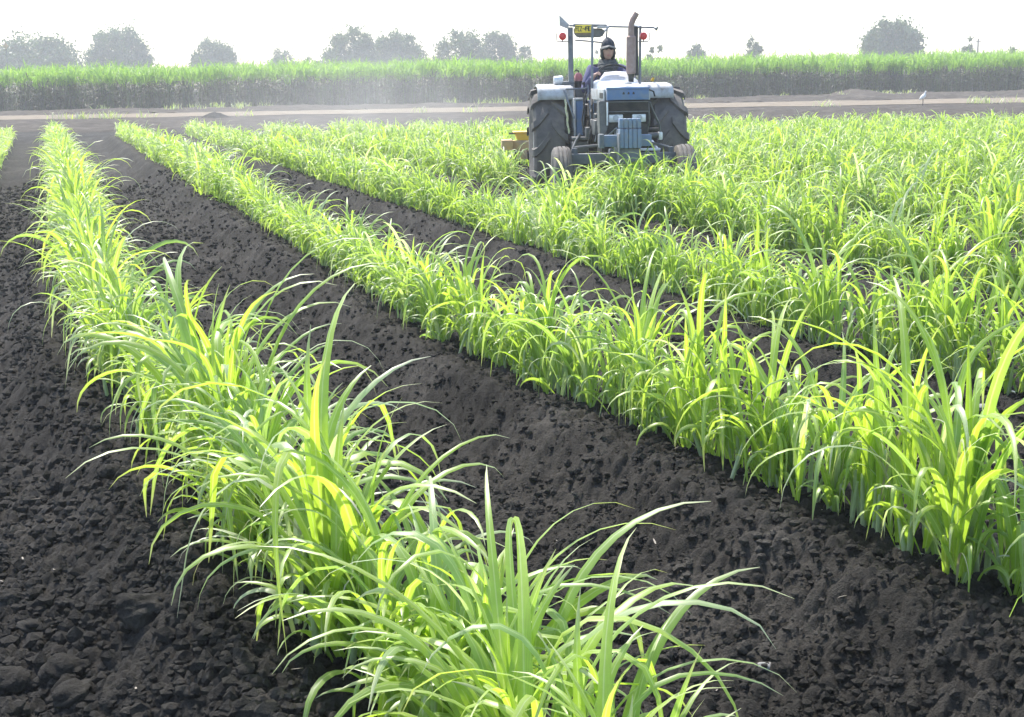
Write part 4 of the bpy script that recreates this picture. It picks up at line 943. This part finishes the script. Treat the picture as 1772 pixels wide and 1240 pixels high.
# ------------------------------------------------------------------ driver
def skin_mesh(name, pts, edges, mat, parent, sub=2):
    me = bpy.data.meshes.new(name); me.from_pydata([p[0] for p in pts], edges, []); o = bpy.data.objects.new(name, me); COL.objects.link(o)
    md = o.modifiers.new('s', 'SKIN'); md.use_smooth_shade = True
    for i, p in enumerate(pts):
        r = p[1]; r = r if isinstance(r, tuple) else (r, r)
        me.skin_vertices[0].data[i].radius = r; me.skin_vertices[0].data[i].use_root = (i == 0)
    ss = o.modifiers.new('d', 'SUBSURF'); ss.levels = sub; ss.render_levels = sub
    dg = bpy.context.evaluated_depsgraph_get(); ev = o.evaluated_get(dg); m2 = bpy.data.meshes.new_from_object(ev)
    bpy.data.objects.remove(o); m2.materials.clear(); m2.materials.append(mat); m2.name = name
    m2.polygons.foreach_set('use_smooth', [True] * len(m2.polygons))
    o = bpy.data.objects.new(name, m2); COL.objects.link(o); o.parent = parent
    return o

DR = empty('person', T0, TYAW); tag(DR, 'driver in dark hood, pale-peaked cap and purple blue jacket holding the wheel', 'person')
def driver():
    hx = xx(1053, 1.85, 90); hz = zz(87, 1.85, 1053)              # head centre
    pel = Vector((sx, 2.06, 1.20)); neck = Vector((hx, 1.92, hz - 0.15)); ch = Vector((hx, 1.99, hz - 0.36)); cl = Vector((hx, 1.96, hz - 0.23))
    mid = (pel + ch) / 2
    Ls, Rs = Vector((hx - 0.21, 1.95, hz - 0.25)), Vector((hx + 0.21, 1.95, hz - 0.25))
    # the arm on the viewer's left hangs down to the lever, the other holds the wheel
    Le, Re = Vector((hx - 0.30, 1.83, hz - 0.50)), Vector((hx + 0.26, 1.80, hz - 0.42))
    Lw, Rw = swp(PI * 0.97, 0.22) + Vector((-0.03, 0.03, -0.0)), swp(0.12, 0.21) + Vector((0.03, 0.05, 0.0))
    Lh, Rh = swp(PI * 0.96, 0.205) + Vector((0, 0.0, 0.014)), swp(0.14, 0.205) + Vector((0, 0.0, 0.014))
    hipL, hipR = pel + Vector((-0.10, 0, -0.02)), pel + Vector((0.10, 0, -0.02))
    kL, kR = Vector((sx - 0.21, 1.60, 1.19)), Vector((sx + 0.17, 1.62, 1.19)); aL, aR = Vector((sx - 0.20, 1.48, 0.80)), Vector((sx + 0.17, 1.50, 0.80))
    tL, tR = aL + Vector((0, -0.16, -0.06)), aR + Vector((0, -0.16, -0.06))
    P = [(pel, (0.14, 0.11)), (mid, (0.13, 0.10)), (ch, (0.15, 0.11)), (cl, (0.08, 0.07)), (neck, 0.055), (neck + Vector((0, -0.01, 0.07)), 0.055),
         (Ls, 0.06), (Le, 0.045), (Lw, 0.03), (Lh, (0.04, 0.018)), (Rs, 0.06), (Re, 0.045), (Rw, 0.03), (Rh, (0.04, 0.018)),
         (hipL, 0.09), (kL, 0.065), (aL, 0.042), (tL, 0.035), (hipR, 0.09), (kR, 0.065), (aR, 0.042), (tR, 0.035)]
    Ed = [(0, 1), (1, 2), (2, 3), (3, 4), (4, 5), (2, 6), (6, 7), (7, 8), (8, 9), (2, 10), (10, 11), (11, 12), (12, 13), (0, 14), (14, 15), (15, 16), (16, 17), (0, 18), (18, 19), (19, 20), (20, 21)]
    body = skin_mesh('body', P, Ed, M['skin'], DR, 1)
    # head with face, joined into the same mesh together with the fingers
    bm = bmesh.new(); bm.from_mesh(body.data)
    t = bmesh.new(); bmesh.ops.create_uvsphere(t, u_segments=28, v_segments=22, radius=1.0)
    for v in t.verts:
        x, y, z = v.co; f = max(0, -y)
        nx = x * (0.076 - 0.014 * max(0, -z)); ny = y * 0.096; nz = z * 0.118
        ny -= 0.024 * f * math.exp(-(x / 0.16) ** 2 - ((z + 0.12) / 0.20) ** 2)               # nose
        ny += 0.012 * f * (math.exp(-((abs(x) - 0.38) / 0.17) ** 2 - ((z - 0.10) / 0.13) ** 2))  # eye sockets
        ny -= 0.007 * f * math.exp(-(x / 0.35) ** 2 - ((z + 0.48) / 0.07) ** 2); ny += 0.005 * f * math.exp(-(x / 0.3) ** 2 - ((z + 0.56) / 0.04) ** 2)
        ny -= 0.010 * f * math.exp(-(x / 0.3) ** 2 - ((z + 0.82) / 0.14) ** 2)                # chin
        v.co = (nx, ny, nz)
    bmesh.ops.transform(t, matrix=Matrix.Translation((hx, 1.90, hz)), verts=t.verts)
    tmp = bpy.data.meshes.new('t'); t.to_mesh(tmp); t.free(); bm.from_mesh(tmp)
    for s in (-1, 1):                                                                       # ears
        t = bmesh.new(); bmesh.ops.create_uvsphere(t, u_segments=10, v_segments=8, radius=1.0)
        bmesh.ops.transform(t, matrix=Matrix.Translation((hx + s * 0.075, 1.905, hz)) @ Matrix.Diagonal((0.012, 0.018, 0.03, 1)), verts=t.verts)
        t.to_mesh(tmp); t.free(); bm.from_mesh(tmp)
    bm.to_mesh(body.data); bm.free()
    for hnd, s in ((Lh, -1), (Rh, 1)):
        pts = []; ed = []
        for k in range(4):
            q = hnd + Vector((-0.0, 0, 0)) + Vector((s * 0.0 + (k - 1.5) * 0.006, (k - 1.5) * 0.020, 0.004)); ln = (0.9, 1.0, 0.95, 0.75)[k]; b = len(pts)
            for dx, dz in ((0.015, 0.006), (-0.012 * ln, 0.012), (-0.032 * ln, -0.004), (-0.026 * ln, -0.026)): pts.append((q + Vector((s * dx, 0, dz)), 0.0085))
            ed += [(b, b + 1), (b + 1, b + 2), (b + 2, b + 3)]
            if k: ed.append((0, b))
        b = len(pts)
        for d in ((0.01, -0.035, -0.004), (-0.008, -0.052, -0.006), (-0.02, -0.05, -0.020)): pts.append((hnd + Vector((s * d[0], d[1], d[2])), 0.0095))
        ed += [(0, b), (b, b + 1), (b + 1, b + 2)]
        h = skin_mesh('hand', pts, ed, M['skin'], DR, 1)
        bm = bmesh.new(); bm.from_mesh(body.data); bm.from_mesh(h.data); bm.to_mesh(body.data); bm.free(); bpy.data.objects.remove(h)
    body.data.polygons.foreach_set('use_smooth', [True] * len(body.data.polygons))
    P = [(pel + Vector((0, 0, -0.03)), (0.175, 0.14)), (mid, (0.175, 0.135)), (ch, (0.185, 0.14)), (cl, (0.16, 0.10)), (Ls, 0.095), (Le, 0.068), (Lw.lerp(Le, 0.12), 0.045), (Rs, 0.088), (Re, 0.068), (Rw.lerp(Re, 0.12), 0.045)]
    skin_mesh('jacket', P, [(0, 1), (1, 2), (2, 3), (2, 4), (4, 5), (5, 6), (2, 7), (7, 8), (8, 9)], M['jacket'], DR, 2)
    P = [(pel + Vector((0, 0, -0.04)), (0.16, 0.13)), (hipL, 0.115), (kL, 0.088), (aL, 0.062), (hipR, 0.115), (kR, 0.088), (aR, 0.062)]
    skin_mesh('trousers', P, [(0, 1), (1, 2), (2, 3), (0, 4), (4, 5), (5, 6)], M['jeans'], DR, 2)
    for a_, t_ in ((aL, tL), (aR, tR)): skin_mesh('boot', [(a_ + Vector((0, 0.02, 0)), 0.056), (a_ + Vector((0, -0.02, -0.05)), 0.056), (t_ + Vector((0, 0, -0.01)), (0.05, 0.036))], [(0, 1), (1, 2)], M['dark'], DR, 2)
    # hood / scarf: shell round the head, open at the face, and folds over chest and shoulders
    t = bmesh.new(); bmesh.ops.create_uvsphere(t, u_segments=36, v_segments=26, radius=1.0)
    kill = [v for v in t.verts if v.co.y < -0.30 and abs(v.co.x) < 0.66 and -0.80 < v.co.z < 0.62]
    bmesh.ops.delete(t, geom=kill, context='VERTS')
    for v in t.verts:
        k = 1.0 + 0.20 * max(0, -v.co.z) + 0.03 * math.sin(v.co.z * 14 + v.co.x * 5)
        v.co = (v.co.x * 0.098 * k * (1 - 0.16 * max(0, v.co.z)), v.co.y * 0.118 * k, v.co.z * (0.168 if v.co.z > 0 else 0.146))
    mb = MB(); mb.merge(t, Matrix.Translation((hx, 1.925, hz + 0.0)))
    o = mb.build('head_scarf', M['scarf'], DR, 80); md = o.modifiers.new('t', 'SOLIDIFY'); md.thickness = 0.012
    mb = MB()
    for k, (rx, ry, dz) in enumerate(((0.085, 0.09, -0.135), (0.10, 0.105, -0.165), (0.10, 0.12, -0.20), (0.08, 0.14, -0.25), (0.05, 0.14, -0.30))):
        mb.tube([(hx + rx * math.cos(a * PI / 12), 1.925 + 0.0 + ry * math.sin(a * PI / 12) - (0.02 * k if math.sin(a * PI / 12) < 0 else 0), hz + dz - 0.02 * math.sin(a * PI / 12 + PI) + 0.006 * math.sin(a * 1.7 + k)) for a in range(24)], 0.030, 8, closed=True)
    mb.build('neck_scarf', M['scarf'], DR, 80)
    # cap: crown and pale peak
    mb = MB(); mb.ball((hx, 1.905, hz + 0.055), 0.1, 24, 14, (0.88, 1.08, 1.02)); mb.build('cap', M['cap'], DR, 80)
    vs = []; fs = []
    for k in range(13):
        a = PI + PI * k / 12
        for rr, dz in ((0.085, 0.064), (0.135, 0.046 - 0.012 * abs(math.cos(a)))):
            for t_ in (0, 0.011): vs.append((hx + (0.98 * rr if rr < .1 else rr * 0.80) * math.cos(a), 1.90 + rr * (1.15 if rr < 0.1 else 1.28) * math.sin(a) * 1.0, hz + dz - t_ - 0.018 * abs(math.cos(a)) + 0.004))
    for k in range(12):
        a = k * 4; b = a + 4; fs += [(a, b, b + 2, a + 2), (a + 1, a + 3, b + 3, b + 1), (a + 2, b + 2, b + 3, a + 3)]
    mb = MB(); mb.add(vs, fs); mb.build('cap_peak', M['visor'], DR, 60)
    mb = MB()
    for s in (-1, 1): mb.ball((hx + s * 0.029, 1.90 - 0.083, hz + 0.012), 0.010, 10, 8, (1.3, 1, 0.7))
    mb.build('eyes', M['eye'], DR)
    mb = MB(); mb.tube([(hx - 0.024, 1.90 - 0.091, hz - 0.06), (hx, 1.90 - 0.097, hz - 0.057), (hx + 0.024, 1.90 - 0.091, hz - 0.06)], [0.003, 0.005, 0.003], 6); mb.build('lips', M['redfade'], DR)
driver()

# ------------------------------------------------------------------ yellow implement trailed behind
def implement():
    D = 4.6; root = empty('fertilizer_spreader', T0, TYAW); tag(root, 'yellow implement with hopper and frame hitched behind the tractor', 'farm implement')
    c = CXR
    a, b = LP(891, 229, D), LP(891, 243, D); x0 = a.x
    mb = MB()
    for xa in (x0, c + 0.35):
        mb.prism([(xa, a.z), (xa + 0.55, a.z), (xa + 0.50, b.z), (xa + 0.04, b.z)], D, D + 0.45, 0.01)
    mb.prism([(x0 - 0.02, a.z - 0.012), (x0 + 0.57, a.z - 0.012), (x0 + 0.57, a.z + 0.008), (x0 - 0.02, a.z + 0.008)], D - 0.02, D + 0.47, 0.004)
    mb.build('hopper', M['yellow'], root)
    mb = MB(); p, q = LP(868, 242, D), LP(868, 263, D)
    mb.box(p.x, p.x + 0.16, D - 0.12, D + 0.35, q.z + 0.03, p.z, 0.01); mb.box(p.x + 0.16, 2 * c - p.x, D - 0.02, D + 0.14, q.z + 0.03, p.z - 0.01, 0.01); mb.box(p.x + 0.23, p.x + 0.5, D - 0.1, D + 0.3, q.z - 0.10, q.z + 0.02, 0.01)
    mb.build('toolbar', M['yellowdirt'], root)
    for k in range(4):
        xs_ = p.x + 0.22 + k * (2 * (c - p.x) - 0.44) / 3
        mb = MB(); mb.tube([(xs_, D + 0.1, q.z + 0.05), (xs_ + 0.0, D + 0.1, 0.18), (xs_, D + 0.0, 0.0), (xs_, D - 0.1, -0.12)], [0.035, 0.03, 0.03, 0.015], 8); mb.box(xs_ - 0.05, xs_ + 0.05, D + 0.08, D + 0.2, q.z - 0.2, q.z - 0.05, 0.008); mb.build('tine', M['dark'], root)
    mb = MB()
    for s in (-1, 1): mb.tube([(c + s * 0.25, 2.45, 0.5), (c + s * 0.35, D, q.z + 0.06)], 0.03, 8)
    mb.tube([(c, 2.45, 0.85), (c, D, p.z + 0.05)], 0.025, 8); mb.build('hitch_arm', M['yellowdirt'], root)
    mb = MB(); mb.tube([LP(881, 230.5, D), LP(892, 230.5, D)], 0.012, 6); mb.build('lever', M['dark'], root)
implement()

# ------------------------------------------------------------------ haze and dust
def vol(name, density, color, aniso):
    mt = bpy.data.materials.new(name); mt.use_nodes = True; n = mt.node_tree; n.nodes.remove(n.nodes['Principled BSDF'])
    v = n.nodes.new('ShaderNodeVolumePrincipled'); v.inputs['Density'].default_value = density; v.inputs['Color'].default_value = (*color, 1); v.inputs['Anisotropy'].default_value = aniso
    n.links.new(v.outputs[0], n.nodes['Material Output'].inputs['Volume']); return mt
mb = MB(); mb.box(-540, 540, -14, 440, -1.6, 16, 0); hz_ = mb.build('haze', vol('haze', 0.0014, (0.95, 0.965, 0.97), 0.2), smooth=0); tag(hz_, 'thin pale haze over the whole field', 'haze', kind='stuff')
t = bmesh.new(); bmesh.ops.create_icosphere(t, subdivisions=4, radius=1)
for v in t.verts:
    c_ = v.co.copy(); k = 1 + 0.16 * math.sin(c_.x * 5 + 1) * math.cos(c_.y * 4) + 0.10 * math.sin(c_.z * 9 + c_.x * 7)
    v.co = Vector((c_.x * 6.5 * k, c_.y * 13 * k, c_.z * 2.3 * k))
dm_ = vol('dust', 0.0, (0.92, 0.90, 0.87), 0.3); n = dm_.node_tree; pv = [q for q in n.nodes if q.type == 'PRINCIPLED_VOLUME'][0]
tc = n.nodes.new('ShaderNodeTexCoord'); mp = n.nodes.new('ShaderNodeVectorMath'); mp.operation = 'DIVIDE'; mp.inputs[1].default_value = (6.5, 13, 2.6); n.links.new(tc.outputs['Object'], mp.inputs[0])
ln = n.nodes.new('ShaderNodeVectorMath'); ln.operation = 'LENGTH'; n.links.new(mp.outputs[0], ln.inputs[0])
fa = n.nodes.new('ShaderNodeMapRange'); fa.inputs[1].default_value = 1.0; fa.inputs[2].default_value = 0.1; fa.inputs[3].default_value = 0; fa.inputs[4].default_value = 1; fa.interpolation_type = 'SMOOTHSTEP'; n.links.new(ln.outputs['Value'], fa.inputs[0])
nz = noise(n, 0.55, 3); cz = n.nodes.new('ShaderNodeMapRange'); cz.inputs[1].default_value = 0.35; cz.inputs[2].default_value = 0.65; cz.inputs[3].default_value = 0.001; cz.inputs[4].default_value = 0.026; n.links.new(nz.outputs[0], cz.inputs[0])
mu = n.nodes.new('ShaderNodeMath'); mu.operation = 'MULTIPLY'; n.links.new(fa.outputs[0], mu.inputs[0]); n.links.new(cz.outputs[0], mu.inputs[1]); n.links.new(mu.outputs[0], pv.inputs['Density'])
mb = MB(); mb.merge(t); du = mb.build('dust_cloud', dm_, smooth=0); du.location = (-4.0, 37, 0.5)
tag(du, 'faint cloud of dust hanging behind the tractor to its left', 'dust', kind='stuff')
